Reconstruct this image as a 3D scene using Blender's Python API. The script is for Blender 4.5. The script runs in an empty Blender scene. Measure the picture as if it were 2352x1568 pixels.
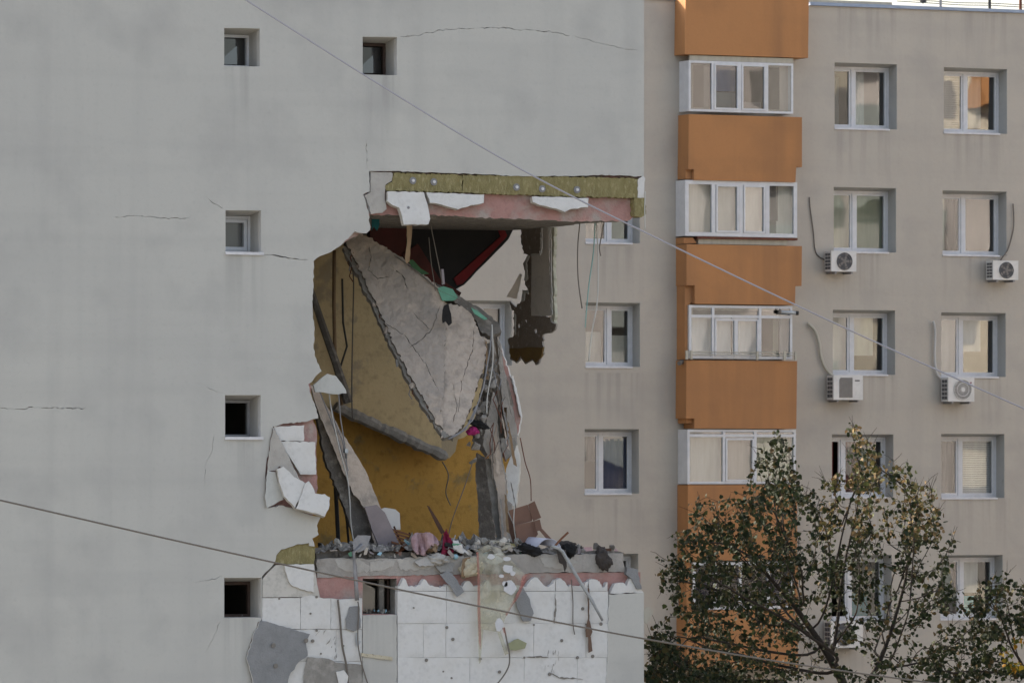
import bpy, bmesh, math, random
import numpy as np
from mathutils import Vector, Matrix, noise
from mathutils.geometry import delaunay_2d_cdt
R = math.radians
SC = bpy.context.scene
COL = SC.collection

# ------------------------------------------------------------------ camera
# u, v below are photograph pixels at 2352 x 1568; P() puts them on a real plane of the place
F = 13700.0; VH = 1060.0; U0 = 1176.0
TH = math.atan(0.4658)
DV = Vector((math.sin(TH), math.cos(TH), 0)); RV = Vector((math.cos(TH), -math.sin(TH), 0)); ZV = Vector((0, 0, 1))
CAM = Vector((-41.0, -83.1, 12.0))
cam = bpy.data.cameras.new('camera'); camo = bpy.data.objects.new('camera', cam); COL.objects.link(camo)
camo.location = CAM; camo.rotation_euler = (R(90), 0, -TH)
cam.sensor_width = 36; cam.lens = 36 * F / 2352; cam.shift_y = (VH - 784) / 2352
cam.clip_start = 1; cam.clip_end = 3000
cam.dof.use_dof = True; cam.dof.focus_distance = 92.5; cam.dof.aperture_fstop = 5.6
SC.camera = camo
# ------------------------------------------------------------------ sky and sun
SUN_AZ = math.atan2(-0.6, 1.0); SUN_EL = R(27.6)
w = bpy.data.worlds.new('World'); SC.world = w; w.use_nodes = True
nt = w.node_tree; nt.nodes.clear()
sky = nt.nodes.new('ShaderNodeTexSky'); sky.sky_type = 'NISHITA'; sky.sun_disc = False
sky.sun_elevation = SUN_EL; sky.sun_rotation = SUN_AZ; sky.air_density = 1.0; sky.dust_density = 5.0; sky.ozone_density = 1.0
bg = nt.nodes.new('ShaderNodeBackground'); bg.inputs[1].default_value = 0.14
wo = nt.nodes.new('ShaderNodeOutputWorld')
hs = nt.nodes.new('ShaderNodeHueSaturation'); hs.inputs['Saturation'].default_value = 0.55
nt.links.new(sky.outputs[0], hs.inputs['Color']); nt.links.new(hs.outputs[0], bg.inputs[0]); nt.links.new(bg.outputs[0], wo.inputs[0])
sl = bpy.data.lights.new('sun', 'SUN'); sl.energy = 4.0; sl.angle = R(0.5); sl.color = (1.0, 0.9, 0.76)
so = bpy.data.objects.new('sun', sl); COL.objects.link(so)
sd = Vector((math.sin(SUN_AZ) * math.cos(SUN_EL), math.cos(SUN_AZ) * math.cos(SUN_EL), math.sin(SUN_EL)))
so.rotation_euler = sd.to_track_quat('Z', 'Y').to_euler(); so.location = (0, 60, 60)
SC.view_settings.view_transform = 'Standard'; SC.view_settings.look = 'None'
SC.view_settings.exposure = 1.68; SC.view_settings.gamma = 1.0; SC.view_settings.use_curve_mapping = False
SC.render.engine = 'CYCLES'
SC.cycles.max_bounces = 7; SC.cycles.diffuse_bounces = 4; SC.cycles.glossy_bounces = 3; SC.cycles.transparent_max_bounces = 12

# ------------------------------------------------------------------ geometry helpers
def ray(u, v): return DV + RV * ((u - U0) / F) + ZV * ((VH - v) / F)
def P(u, v, Y):
    r = ray(u, v); return CAM + r * ((Y - CAM.y) / r.y)
def PX(u, v, X):
    r = ray(u, v); return CAM + r * ((X - CAM.x) / r.x)
def PL(u, v, p0, n):
    r = ray(u, v); return CAM + r * ((p0 - CAM).dot(n) / r.dot(n))

def jag(poly, amp=2.0, step=10.0, seed=0, skip=(), open_=False):
    if open_: skip = (len(poly) - 1,)
    rnd = random.Random(seed); out = []
    n = len(poly)
    for i in range(n):
        a = poly[i]; b = poly[(i + 1) % n]
        out.append((a[0], a[1]))
        if i in skip: continue
        L = math.hypot(b[0] - a[0], b[1] - a[1]); k = int(L / step)
        for j in range(1, k):
            t = j / k
            out.append((a[0] + (b[0] - a[0]) * t + rnd.uniform(-amp, amp), a[1] + (b[1] - a[1]) * t + rnd.uniform(-amp, amp)))
    return out

def inpoly(x, y, poly):
    c = False; j = len(poly) - 1
    for i in range(len(poly)):
        xi, yi = poly[i]; xj, yj = poly[j]
        if (yi > y) != (yj > y) and x < (xj - xi) * (y - yi) / (yj - yi) + xi: c = not c
        j = i
    return c

def tri(outer, holes=(), extra=()):
    vs = []; es = []
    for lp in [outer] + list(holes):
        b = len(vs); vs += [Vector((p[0], p[1])) for p in lp]
        es += [(b + i, b + (i + 1) % len(lp)) for i in range(len(lp))]
    vs += [Vector(p) for p in extra]
    r = delaunay_2d_cdt(vs, es, [], 0, 1e-7)
    V2 = r[0]; out = []
    for f in r[2]:
        cx = sum(V2[i].x for i in f) / len(f); cy = sum(V2[i].y for i in f) / len(f)
        if inpoly(cx, cy, outer) and not any(inpoly(cx, cy, h) for h in holes): out.append(list(f))
    return [(p.x, p.y) for p in V2], out

WL = {}
class MB:
    def __init__(s): s.v = []; s.f = []; s.m = []
    def add(s, vs, fs, m=0):
        b = len(s.v); s.v += [Vector(p) for p in vs]
        for f in fs: s.f.append([b + i for i in f]); s.m.append(m)
        return s
    def box(s, a, b, m=0):
        x0, y0, z0 = a; x1, y1, z1 = b
        return s.add([(x0, y0, z0), (x1, y0, z0), (x1, y1, z0), (x0, y1, z0), (x0, y0, z1), (x1, y0, z1), (x1, y1, z1), (x0, y1, z1)],
                     [(0, 3, 2, 1), (4, 5, 6, 7), (0, 1, 5, 4), (1, 2, 6, 5), (2, 3, 7, 6), (3, 0, 4, 7)], m)
    def prism(s, outer, fn, off, holes=(), mf=0, ms=0, mb=None, extra=()):
        """outer / holes 2D, fn -> 3D, off: Vector or function(point)->Vector"""
        V2, fs = tri(outer, holes, extra)
        fr = [fn(*p) for p in V2]
        of = (lambda p: off) if isinstance(off, Vector) else off
        s.add(fr, fs, mf)
        s.add([p + of(p) for p in fr], [f[::-1] for f in fs], ms if mb is None else mb)
        for lp in [outer] + list(holes):
            a = [fn(*p) for p in lp]; n = len(a)
            s.add(a + [p + of(p) for p in a], [(i, (i + 1) % n, n + (i + 1) % n, n + i) for i in range(n)], ms)
        return s
    def tube(s, pts, r, n=6, m=0, cap=True):
        pts = [Vector(p) for p in pts]; k = len(pts)
        rs = r if isinstance(r, (list, tuple)) else [r] * k
        vs = []; fs = []
        for i, p in enumerate(pts):
            t = (pts[min(i + 1, k - 1)] - pts[max(i - 1, 0)])
            t = t.normalized() if t.length > 1e-9 else ZV
            a = t.cross(Vector((0.31, 0.17, 0.93)));
            if a.length < 0.05: a = t.cross(Vector((1, 0, 0)))
            a.normalize(); b = t.cross(a)
            for j in range(n):
                q = 2 * math.pi * j / n
                vs.append(p + (a * math.cos(q) + b * math.sin(q)) * rs[i])
        for i in range(k - 1):
            for j in range(n):
                fs.append((i * n + j, i * n + (j + 1) % n, (i + 1) * n + (j + 1) % n, (i + 1) * n + j))
        if cap: fs.append(tuple(range(n))[::-1]); fs.append(tuple((k - 1) * n + j for j in range(n)))
        return s.add(vs, fs, m)
    def ring(s, x0, z0, x1, z1, wd, y0, y1, m=0):
        s.box((x0, y0, z0), (x0 + wd, y1, z1), m); s.box((x1 - wd, y0, z0), (x1, y1, z1), m)
        s.box((x0 + wd, y0, z0), (x1 - wd, y1, z0 + wd), m); s.box((x0 + wd, y0, z1 - wd), (x1 - wd, y1, z1), m)
        return s
    def build(s, name, mats, parent=None, label=None, cat=None, group=None, kind=None, smooth=False, recalc=True):
        if not isinstance(mats, (list, tuple)): mats = [mats]
        xs = [p.x for p in s.v]; ys = [p.y for p in s.v]; zs = [p.z for p in s.v]
        loc = Vector(((min(xs) + max(xs)) / 2, (min(ys) + max(ys)) / 2, min(zs)))
        me = bpy.data.meshes.new(name)
        me.from_pydata([p - loc for p in s.v], [], s.f)
        for m in mats: me.materials.append(m)
        me.polygons.foreach_set('material_index', s.m)
        if recalc:
            bm = bmesh.new(); bm.from_mesh(me); bmesh.ops.remove_doubles(bm, verts=bm.verts, dist=1e-5)
            bmesh.ops.recalc_face_normals(bm, faces=bm.faces); bm.to_mesh(me); bm.free()
        if smooth: me.polygons.foreach_set('use_smooth', [True] * len(me.polygons))
        me.update()
        o = bpy.data.objects.new(name, me); COL.objects.link(o)
        put(o, loc, parent); tag(o, label, cat, group, kind)
        return o
def put(o, loc, parent=None):
    WL[o] = loc.copy()
    if parent is not None: o.parent = parent; o.location = loc - WL[parent]
    else: o.location = loc
def tag(o, label=None, cat=None, group=None, kind=None):
    if label: o['label'] = label
    if cat: o['category'] = cat
    if group: o['group'] = group
    if kind: o['kind'] = kind
    return o
def empty(name, loc, parent=None, label=None, cat=None, group=None):
    o = bpy.data.objects.new(name, None); COL.objects.link(o); o.empty_display_size = 0.1
    put(o, Vector(loc), parent); return tag(o, label, cat, group)

# ------------------------------------------------------------------ materials
def mat(name, c, c2=None, sc=3.0, c3=None, sc3=1.0, t3=(0.55, 0.65), rough=0.85, bump=0.0, bsc=40.0, stretch=(1, 1, 1), spec=0.3, metal=0.0, grime=0.0):
    m = bpy.data.materials.new(name); m.use_nodes = True; n = m.node_tree.nodes; l = m.node_tree.links
    b = n['Principled BSDF']; b.inputs['Roughness'].default_value = rough; b.inputs['Metallic'].default_value = metal
    b.inputs['Specular IOR Level'].default_value = spec
    b.inputs['Base Color'].default_value = (*c, 1)
    tc = n.new('ShaderNodeTexCoord'); mp = n.new('ShaderNodeMapping'); mp.inputs['Scale'].default_value = stretch
    l.new(tc.outputs['Object'], mp.inputs[0]); src = None
    def nz(scale, det=5):
        t = n.new('ShaderNodeTexNoise'); t.inputs['Scale'].default_value = scale; t.inputs['Detail'].default_value = det; t.inputs['Roughness'].default_value = 0.6
        l.new(mp.outputs[0], t.inputs['Vector']); return t
    def mix(fac, a, bb, blend='MIX'):
        x = n.new('ShaderNodeMix'); x.data_type = 'RGBA'; x.blend_type = blend
        if isinstance(fac, float): x.inputs[0].default_value = fac
        else: l.new(fac, x.inputs[0])
        for i, q in ((6, a), (7, bb)):
            if isinstance(q, tuple): x.inputs[i].default_value = (*q, 1)
            else: l.new(q, x.inputs[i])
        return x.outputs[2]
    def ramp(s, lo, hi):
        r = n.new('ShaderNodeMapRange'); r.inputs[1].default_value = lo; r.inputs[2].default_value = hi
        l.new(s, r.inputs[0]); return r.outputs[0]
    col = c
    if c2 is not None: col = mix(ramp(nz(sc).outputs[0], 0.32, 0.68), c, c2)
    if c3 is not None: col = mix(ramp(nz(sc3, 8).outputs[0], *t3), col, c3)
    if grime > 0:
        t = nz(9.0, 8); col = mix(ramp(t.outputs[0], 0.5, 0.85), col, tuple(x * (1 - grime) for x in c))
    if not isinstance(col, tuple): l.new(col, b.inputs['Base Color'])
    if bump > 0:
        t = nz(bsc, 6); bp = n.new('ShaderNodeBump'); bp.inputs['Strength'].default_value = bump; bp.inputs['Distance'].default_value = 0.02
        l.new(t.outputs[0], bp.inputs['Height']); l.new(bp.outputs[0], b.inputs['Normal'])
    m['x'] = 0; del m['x']
    return m

def wall_mat(name, base, dark, light, streak_x=None, z0=0.0, fh=2.75, stk=0.4):
    """painted render: big soft blotches, vertical run-off streaks, trowel relief"""
    m = bpy.data.materials.new(name); m.use_nodes = True; n = m.node_tree.nodes; l = m.node_tree.links
    b = n['Principled BSDF']; b.inputs['Roughness'].default_value = 0.9; b.inputs['Specular IOR Level'].default_value = 0.2
    ge = n.new('ShaderNodeNewGeometry')
    def nz(scale, st, det=5, off=0):
        mp = n.new('ShaderNodeMapping'); mp.inputs['Scale'].default_value = st; mp.inputs['Location'].default_value = (off, off, off)
        l.new(ge.outputs['Position'], mp.inputs[0])
        t = n.new('ShaderNodeTexNoise'); t.inputs['Scale'].default_value = scale; t.inputs['Detail'].default_value = det
        l.new(mp.outputs[0], t.inputs['Vector']); return t.outputs[0]
    def rg(s, a, bb, c=0.0, d=1.0):
        r = n.new('ShaderNodeMapRange'); r.inputs[1].default_value = a; r.inputs[2].default_value = bb; r.inputs[3].default_value = c; r.inputs[4].default_value = d
        l.new(s, r.inputs[0]); return r.outputs[0]
    def mix(f, a, bb):
        x = n.new('ShaderNodeMix'); x.data_type = 'RGBA'; l.new(f, x.inputs[0])
        for i, q in ((6, a), (7, bb)):
            if isinstance(q, tuple): x.inputs[i].default_value = (*q, 1)
            else: l.new(q, x.inputs[i])
        return x.outputs[2]
    def mul(a, bb):
        x = n.new('ShaderNodeMath'); x.operation = 'MULTIPLY'
        for i, q in ((0, a), (1, bb)):
            if isinstance(q, float): x.inputs[i].default_value = q
            else: l.new(q, x.inputs[i])
        return x.outputs[0]
    c = mix(rg(nz(0.35, (1, 1, 0.7)), 0.35, 0.7), base, light)
    c = mix(mul(rg(nz(1.1, (1, 1, 1), 8, 3), 0.52, 0.8), 0.6), c, dark)
    c = mix(mul(rg(nz(2.2, (1, 1, 0.06), 4, 7), 0.5, 0.85), stk), c, dark)
    c = mix(mul(rg(nz(1.0, (0.14, 0.14, 2.0), 3, 11), 0.5, 0.8), 0.35), c, dark)
    c = mix(mul(rg(nz(70, (1, 1, 1), 2, 2), 0.5, 0.8), 0.22), c, dark)
    c = mix(mul(rg(nz(14, (1, 1, 1), 6, 9), 0.55, 0.8), 0.25), c, dark)
    if streak_x:
        sx = n.new('ShaderNodeSeparateXYZ'); l.new(ge.outputs['Position'], sx.inputs[0])
        fm = n.new('ShaderNodeMath'); fm.operation = 'SUBTRACT'; l.new(sx.outputs[2], fm.inputs[0]); fm.inputs[1].default_value = z0
        fd = n.new('ShaderNodeMath'); fd.operation = 'DIVIDE'; l.new(fm.outputs[0], fd.inputs[0]); fd.inputs[1].default_value = fh
        fr = n.new('ShaderNodeMath'); fr.operation = 'FRACT'; l.new(fd.outputs[0], fr.inputs[0])
        zr = rg(fr.outputs[0], 0.52, 1.0)          # strongest right under the sill (fract -> 1)
        tot = None
        for a, bb in streak_x:
            e = mul(rg(sx.outputs[0], a - 0.02, a + 0.12), rg(sx.outputs[0], bb - 0.12, bb + 0.02, 1.0, 0.0))
            if tot is None: tot = e
            else:
                q = n.new('ShaderNodeMath'); q.operation = 'MAXIMUM'; l.new(tot, q.inputs[0]); l.new(e, q.inputs[1]); tot = q.outputs[0]
        st = rg(nz(6.5, (1, 1, 0.05), 3, 1), 0.47, 0.66)
        c = mix(mul(mul(mul(zr, tot), st), 0.34), c, tuple(x * 0.6 for x in dark))
    l.new(c, b.inputs['Base Color'])
    bp = n.new('ShaderNodeBump'); bp.inputs['Strength'].default_value = 0.5; bp.inputs['Distance'].default_value = 0.02
    l.new(nz(3.0, (1, 1, 1), 8, 5), bp.inputs['Height']); l.new(bp.outputs[0], b.inputs['Normal'])
    return m

def glass_mat(name, refl=0.33, tint=(0.85, 0.88, 0.88), wav=0.003, wsc=0.8):
    m = bpy.data.materials.new(name); m.use_nodes = True; n = m.node_tree.nodes; l = m.node_tree.links; n.clear()
    o = n.new('ShaderNodeOutputMaterial'); mx = n.new('ShaderNodeMixShader'); mx.inputs[0].default_value = refl
    t = n.new('ShaderNodeBsdfTransparent'); t.inputs[0].default_value = (*tint, 1)
    g = n.new('ShaderNodeBsdfGlossy'); g.inputs[0].default_value = (0.95, 0.97, 1, 1); g.inputs['Roughness'].default_value = 0.015
    ge = n.new('ShaderNodeNewGeometry'); nz = n.new('ShaderNodeTexNoise'); nz.inputs['Scale'].default_value = wsc; nz.inputs['Detail'].default_value = 1
    l.new(ge.outputs['Position'], nz.inputs['Vector'])
    bp = n.new('ShaderNodeBump'); bp.inputs['Strength'].default_value = 1; bp.inputs['Distance'].default_value = wav
    l.new(nz.outputs[0], bp.inputs['Height']); l.new(bp.outputs[0], g.inputs['Normal'])
    l.new(t.outputs[0], mx.inputs[1]); l.new(g.outputs[0], mx.inputs[2]); l.new(mx.outputs[0], o.inputs[0])
    return m

M = {}
M['eps'] = mat('foam', (0.56, 0.56, 0.55), (0.61, 0.61, 0.60), 2.0, (0.42, 0.395, 0.345), 0.8, (0.46, 0.74), 0.9, 0.3, 120, grime=0.2)
M['eps_old'] = mat('foam_dirty', (0.47, 0.455, 0.42), (0.53, 0.515, 0.48), 2.0, (0.30, 0.275, 0.23), 1.8, (0.5, 0.8), 0.9, 0.3, 90, grime=0.4)
M['wool'] = mat('mineral_wool', (0.255, 0.225, 0.115), (0.185, 0.16, 0.075), 14, (0.34, 0.31, 0.18), 22, (0.52, 0.7), 0.98, 0.9, 60, (1, 1, 0.45), 0.05, grime=0.35)
M['pink'] = mat('pink_concrete', (0.385, 0.225, 0.205), (0.31, 0.175, 0.155), 2.5, (0.33, 0.285, 0.26), 2.6, (0.46, 0.66), 0.9, 0.5, 30, grime=0.4)
M['red'] = mat('red_concrete', (0.36, 0.14, 0.105), (0.26, 0.10, 0.08), 3, (0.34, 0.31, 0.28), 3.5, (0.56, 0.68), 0.9, 0.5, 30, grime=0.3)
M['conc'] = mat('concrete', (0.27, 0.26, 0.24), (0.20, 0.19, 0.175), 3, (0.34, 0.325, 0.30), 5, (0.5, 0.7), 0.95, 0.6, 26, grime=0.35)
M['conc_l'] = mat('concrete_pale', (0.36, 0.34, 0.315), (0.27, 0.255, 0.235), 3, (0.20, 0.185, 0.165), 4, (0.56, 0.75), 0.95, 0.6, 26, grime=0.3)
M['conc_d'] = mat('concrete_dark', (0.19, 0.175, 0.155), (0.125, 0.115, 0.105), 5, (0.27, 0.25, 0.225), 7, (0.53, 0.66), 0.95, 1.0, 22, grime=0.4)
M['slab'] = mat('slab_underside', (0.39, 0.34, 0.295), (0.30, 0.275, 0.25), 1.3, (0.47, 0.395, 0.33), 1.1, (0.52, 0.60), 0.95, 0.6, 20, grime=0.4)
M['slab2'] = mat('slab_painted', (0.48, 0.415, 0.355), (0.42, 0.36, 0.31), 2.0, (0.29, 0.26, 0.23), 3.2, (0.54, 0.68), 0.95, 0.6, 20, grime=0.4)
M['beige'] = mat('beige_plaster', (0.53, 0.425, 0.25), (0.45, 0.355, 0.205), 1.2, (0.34, 0.285, 0.195), 1.4, (0.57, 0.62), 0.95, 0.4, 20, grime=0.4)
M['ochre'] = mat('ochre_plaster', (0.42, 0.24, 0.055), (0.35, 0.205, 0.05), 1.2, (0.24, 0.17, 0.07), 2.2, (0.58, 0.66), 0.9, 0.4, 20, grime=0.5)
M['ochre_d'] = mat('ochre_dark', (0.19, 0.125, 0.045), (0.15, 0.10, 0.045), 4, None, 1, (0, 1), 0.95, 0.4, 20)
M['brown'] = mat('brown_adhesive', (0.20, 0.168, 0.145), (0.24, 0.21, 0.185), 6, (0.42, 0.40, 0.37), 9, (0.60, 0.68), 0.95, 0.6, 30)
M['pier'] = mat('grey_pier', (0.55, 0.52, 0.49), (0.48, 0.455, 0.43), 2, None, 1, (0, 1), 0.95, 0.3, 20, grime=0.3)
M['pale_green'] = mat('pale_green_edge', (0.52, 0.52, 0.43), (0.42, 0.42, 0.34), 5, None, 1, (0, 1), 0.95, 0.4)
M['cement'] = mat('cement_backing', (0.235, 0.24, 0.245), (0.19, 0.195, 0.20), 3, (0.42, 0.42, 0.42), 4, (0.68, 0.74), 0.95, 0.5, 40, grime=0.3)
M['flap'] = mat('render_flap', (0.40, 0.385, 0.36), (0.33, 0.315, 0.29), 2.5, (0.24, 0.225, 0.20), 3, (0.6, 0.75), 0.95, 0.4, 20, grime=0.3)
M['flap_l'] = mat('render_flap_light', (0.47, 0.48, 0.46), (0.42, 0.425, 0.41), 2, None, 1, (0, 1), 0.95, 0.3, 20, grime=0.2)
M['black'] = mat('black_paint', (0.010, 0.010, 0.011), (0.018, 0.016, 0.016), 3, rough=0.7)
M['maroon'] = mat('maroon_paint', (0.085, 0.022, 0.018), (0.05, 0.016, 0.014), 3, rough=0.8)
M['redband'] = mat('red_band', (0.17, 0.008, 0.010), (0.11, 0.006, 0.008), 4, rough=0.7)
M['orange'] = None
M['pvc'] = mat('white_pvc', (0.59, 0.60, 0.62), (0.51, 0.52, 0.54), 5, (0.42, 0.41, 0.39), 6, (0.66, 0.8), 0.45, 0.0, grime=0.15)
M['brownframe'] = mat('old_brown_frame', (0.075, 0.05, 0.04), (0.05, 0.035, 0.03), 8, (0.25, 0.24, 0.22), 9, (0.66, 0.75), 0.8, 0.3)
M['greyframe'] = mat('grey_frame', (0.30, 0.30, 0.31), (0.22, 0.22, 0.23), 6, rough=0.6, grime=0.2)
M['sill'] = mat('sill_metal', (0.62, 0.62, 0.64), (0.50, 0.50, 0.52), 5, rough=0.5, grime=0.2)
M['soffit'] = mat('reveal_render', (0.46, 0.455, 0.43), (0.41, 0.405, 0.385), 2, (0.30, 0.29, 0.27), 3, (0.62, 0.8), 0.95, 0.3, 20)
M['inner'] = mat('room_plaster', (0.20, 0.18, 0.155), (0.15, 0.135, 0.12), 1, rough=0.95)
M['glass'] = glass_mat('window_glass', 0.11)
M['glass_w'] = glass_mat('window_glass_wavy', 0.15, wav=0.006, wsc=0.8)
def film_mat():
    m = mat('torn_lining', (0.62, 0.58, 0.53), (0.54, 0.50, 0.46), 5); n = m.node_tree.nodes; l = m.node_tree.links
    t = n.new('ShaderNodeBsdfTranslucent'); t.inputs[0].default_value = (0.6, 0.56, 0.5, 1); x = n.new('ShaderNodeMixShader'); x.inputs[0].default_value = 0.6
    l.new(n['Principled BSDF'].outputs[0], x.inputs[1]); l.new(t.outputs[0], x.inputs[2]); l.new(x.outputs[0], n['Material Output'].inputs[0]); return m
M['film'] = film_mat()
M['glass_k'] = glass_mat('window_glass_dark', 0.03, tint=(0.5, 0.5, 0.55), wav=0.004)
M['glass_d'] = glass_mat('window_glass_clear', 0.10, tint=(0.55, 0.57, 0.58), wav=0.005)
for k, c in dict(c_beige=(0.48, 0.465, 0.41), c_cream=(0.60, 0.57, 0.48), c_white=(0.66, 0.65, 0.63), c_green=(0.38, 0.40, 0.28), c_grey=(0.30, 0.285, 0.27), c_blue=(0.04, 0.09, 0.24), c_navy=(0.012, 0.016, 0.06), c_red=(0.20, 0.025, 0.02), c_tan=(0.46, 0.40, 0.345), c_mauve=(0.30, 0.24, 0.23), c_cyan=(0.03, 0.40, 0.46), c_dark=(0.025, 0.025, 0.028)).items():
    c = tuple(x * (0.74 if x > 0.25 else 1.0) for x in c)
    M[k] = mat('fabric_' + k[2:], c, tuple(x * 0.8 for x in c), 3, rough=0.9, stretch=(3, 3, 0.4))
M['ac'] = mat('ac_casing', (0.62, 0.61, 0.59), (0.55, 0.54, 0.52), 5, rough=0.5, grime=0.2)
M['acd'] = mat('ac_grille', (0.10, 0.10, 0.105), (0.07, 0.07, 0.075), 8, rough=0.6)
M['acp'] = mat('ac_panel', (0.20, 0.185, 0.17), (0.16, 0.15, 0.14), 8, rough=0.7)
M['steel'] = mat('dull_steel', (0.27, 0.27, 0.28), (0.20, 0.20, 0.21), 6, rough=0.5, metal=0.3, grime=0.3)
M['zinc'] = mat('zinc', (0.42, 0.45, 0.47), (0.33, 0.36, 0.38), 7, rough=0.45, metal=0.4, grime=0.2)
M['steel_p'] = mat('dusty_pipe', (0.36, 0.375, 0.385), (0.28, 0.29, 0.30), 7, rough=0.6, metal=0.2, grime=0.4)
M['flash'] = mat('roof_flashing', (0.26, 0.32, 0.42), (0.22, 0.27, 0.36), 4, rough=0.5, metal=0.2)
M['wire_l'] = mat('cable_grey', (0.30, 0.30, 0.34), rough=0.6)
M['wire_b'] = mat('cable_brown', (0.13, 0.115, 0.10), rough=0.7)
M['wire_w'] = mat('cable_white', (0.45, 0.45, 0.43), rough=0.6)
M['wire_t'] = mat('cable_teal', (0.22, 0.36, 0.34), rough=0.6)
M['wire_k'] = mat('cable_black', (0.03, 0.03, 0.03), rough=0.6)
M['rust'] = mat('rust', (0.16, 0.06, 0.035), (0.09, 0.035, 0.025), 9, rough=0.9)
M['wood'] = mat('wood', (0.25, 0.175, 0.105), (0.18, 0.12, 0.07), 12, rough=0.8, stretch=(1, 1, 0.2))
M['wood_d'] = mat('wood_dark', (0.075, 0.035, 0.022), (0.05, 0.024, 0.016), 12, rough=0.7)
M['wood_m'] = mat('wood_red', (0.17, 0.075, 0.04), (0.12, 0.05, 0.028), 12, rough=0.7)
M['card'] = mat('cardboard', (0.17, 0.10, 0.075), (0.14, 0.083, 0.062), 4, rough=0.9)
M['lilac'] = mat('lilac_board', (0.25, 0.225, 0.24), (0.20, 0.18, 0.195), 3, rough=0.8, grime=0.2)
M['mint'] = mat('mint_lino', (0.17, 0.40, 0.29), (0.13, 0.32, 0.23), 6, rough=0.7, grime=0.3)
M['green'] = mat('green_lino', (0.06, 0.14, 0.06), (0.04, 0.09, 0.045), 6, rough=0.7)
M['teal'] = mat('teal_cloth', (0.01, 0.10, 0.11), (0.008, 0.06, 0.07), 6, rough=0.9)
M['k_cloth'] = mat('black_cloth', (0.010, 0.010, 0.011), (0.02, 0.02, 0.021), 9, rough=0.95)
M['d_cloth'] = mat('dark_cloth', (0.045, 0.04, 0.038), (0.07, 0.06, 0.055), 9, rough=0.95, bump=0.4)
M['p_cloth'] = mat('pink_cloth', (0.40, 0.285, 0.295), (0.31, 0.20, 0.215), 9, rough=0.95, bump=0.6)
M['r_cloth'] = mat('crimson_cloth', (0.20, 0.012, 0.045), (0.11, 0.008, 0.022), 9, rough=0.95, bump=0.4)
M['m_cloth'] = mat('magenta_cloth', (0.40, 0.03, 0.17), (0.26, 0.02, 0.10), 9, rough=0.95)
M['cream'] = mat('cream_cloth', (0.50, 0.46, 0.36), (0.40, 0.36, 0.27), 8, (0.16, 0.13, 0.10), 26, (0.58, 0.66), 0.95, 0.3)
M['white'] = mat('white_lacquer', (0.60, 0.585, 0.56), (0.52, 0.50, 0.48), 3, rough=0.7, grime=0.2)
M['paper'] = mat('pale_blue_sheet', (0.50, 0.51, 0.60), (0.44, 0.45, 0.53), 3, rough=0.6)
M['yell'] = mat('yellow_foam', (0.50, 0.43, 0.20), (0.42, 0.36, 0.17), 5, rough=0.9)
M['blue'] = mat('pale_blue_plastic', (0.25, 0.42, 0.50), rough=0.5)
M['anchor'] = mat('anchor_plastic', (0.20, 0.20, 0.21), rough=0.6)
M['anchor_w'] = mat('anchor_plug', (0.55, 0.55, 0.57), rough=0.6)
M['hole'] = mat('anchor_mark', (0.20, 0.185, 0.165), (0.15, 0.14, 0.125), 20, rough=0.9)
M['brstrip'] = mat('brown_strip', (0.14, 0.09, 0.065), (0.10, 0.065, 0.05), 6, rough=0.8)
M['ground'] = mat('asphalt_ground', (0.19, 0.175, 0.15), (0.13, 0.12, 0.105), 0.2, (0.22, 0.20, 0.16), 0.07, (0.5, 0.6), 0.95, 0.2, 8)
M['bark'] = mat('bark', (0.035, 0.028, 0.023), (0.022, 0.018, 0.015), 9, rough=0.95, bump=0.5, bsc=30, stretch=(1, 1, 0.3))

ZT = P(515, 65, 0).z   # top of the small windows: one per storey
FH = 2.75
YF = 33.8              # plane of the far block's facade
YB = YF - 0.52         # plane of its balcony fronts
def fx(u, Y=YF): return P(u, 800, Y).x
def fz(u, v, Y=YF): return P(u, v, Y).z
cols = [(1345, 1470), (1915, 2058), (2165, 2311)]
STX = [(fx(a) - 0.05, fx(b) + 0.1) for a, b in cols]
M['wall'] = wall_mat('grey_render', (0.430, 0.428, 0.406), (0.320, 0.317, 0.310), (0.460, 0.457, 0.428), [(P(510, 300, 0).x, P(604, 300, 0).x), (P(828, 300, 0).x, P(918, 300, 0).x)], P(557, 1414, 0).z, 2.765)
M['fac'] = wall_mat('beige_render', (0.410, 0.376, 0.328), (0.312, 0.293, 0.268), (0.425, 0.39, 0.34), STX, fz(1985, 860), FH)
M['orange'] = wall_mat('orange_render', (0.385, 0.186, 0.078), (0.275, 0.142, 0.070), (0.41, 0.20, 0.086), stk=1.0)

# ------------------------------------------------------------------ ground
g = MB().add([(-600, -500, 0), (600, -500, 0), (600, 700, 0), (-600, 700, 0)], [(0, 1, 2, 3)]).build('ground', M['ground'], kind='structure')

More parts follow.
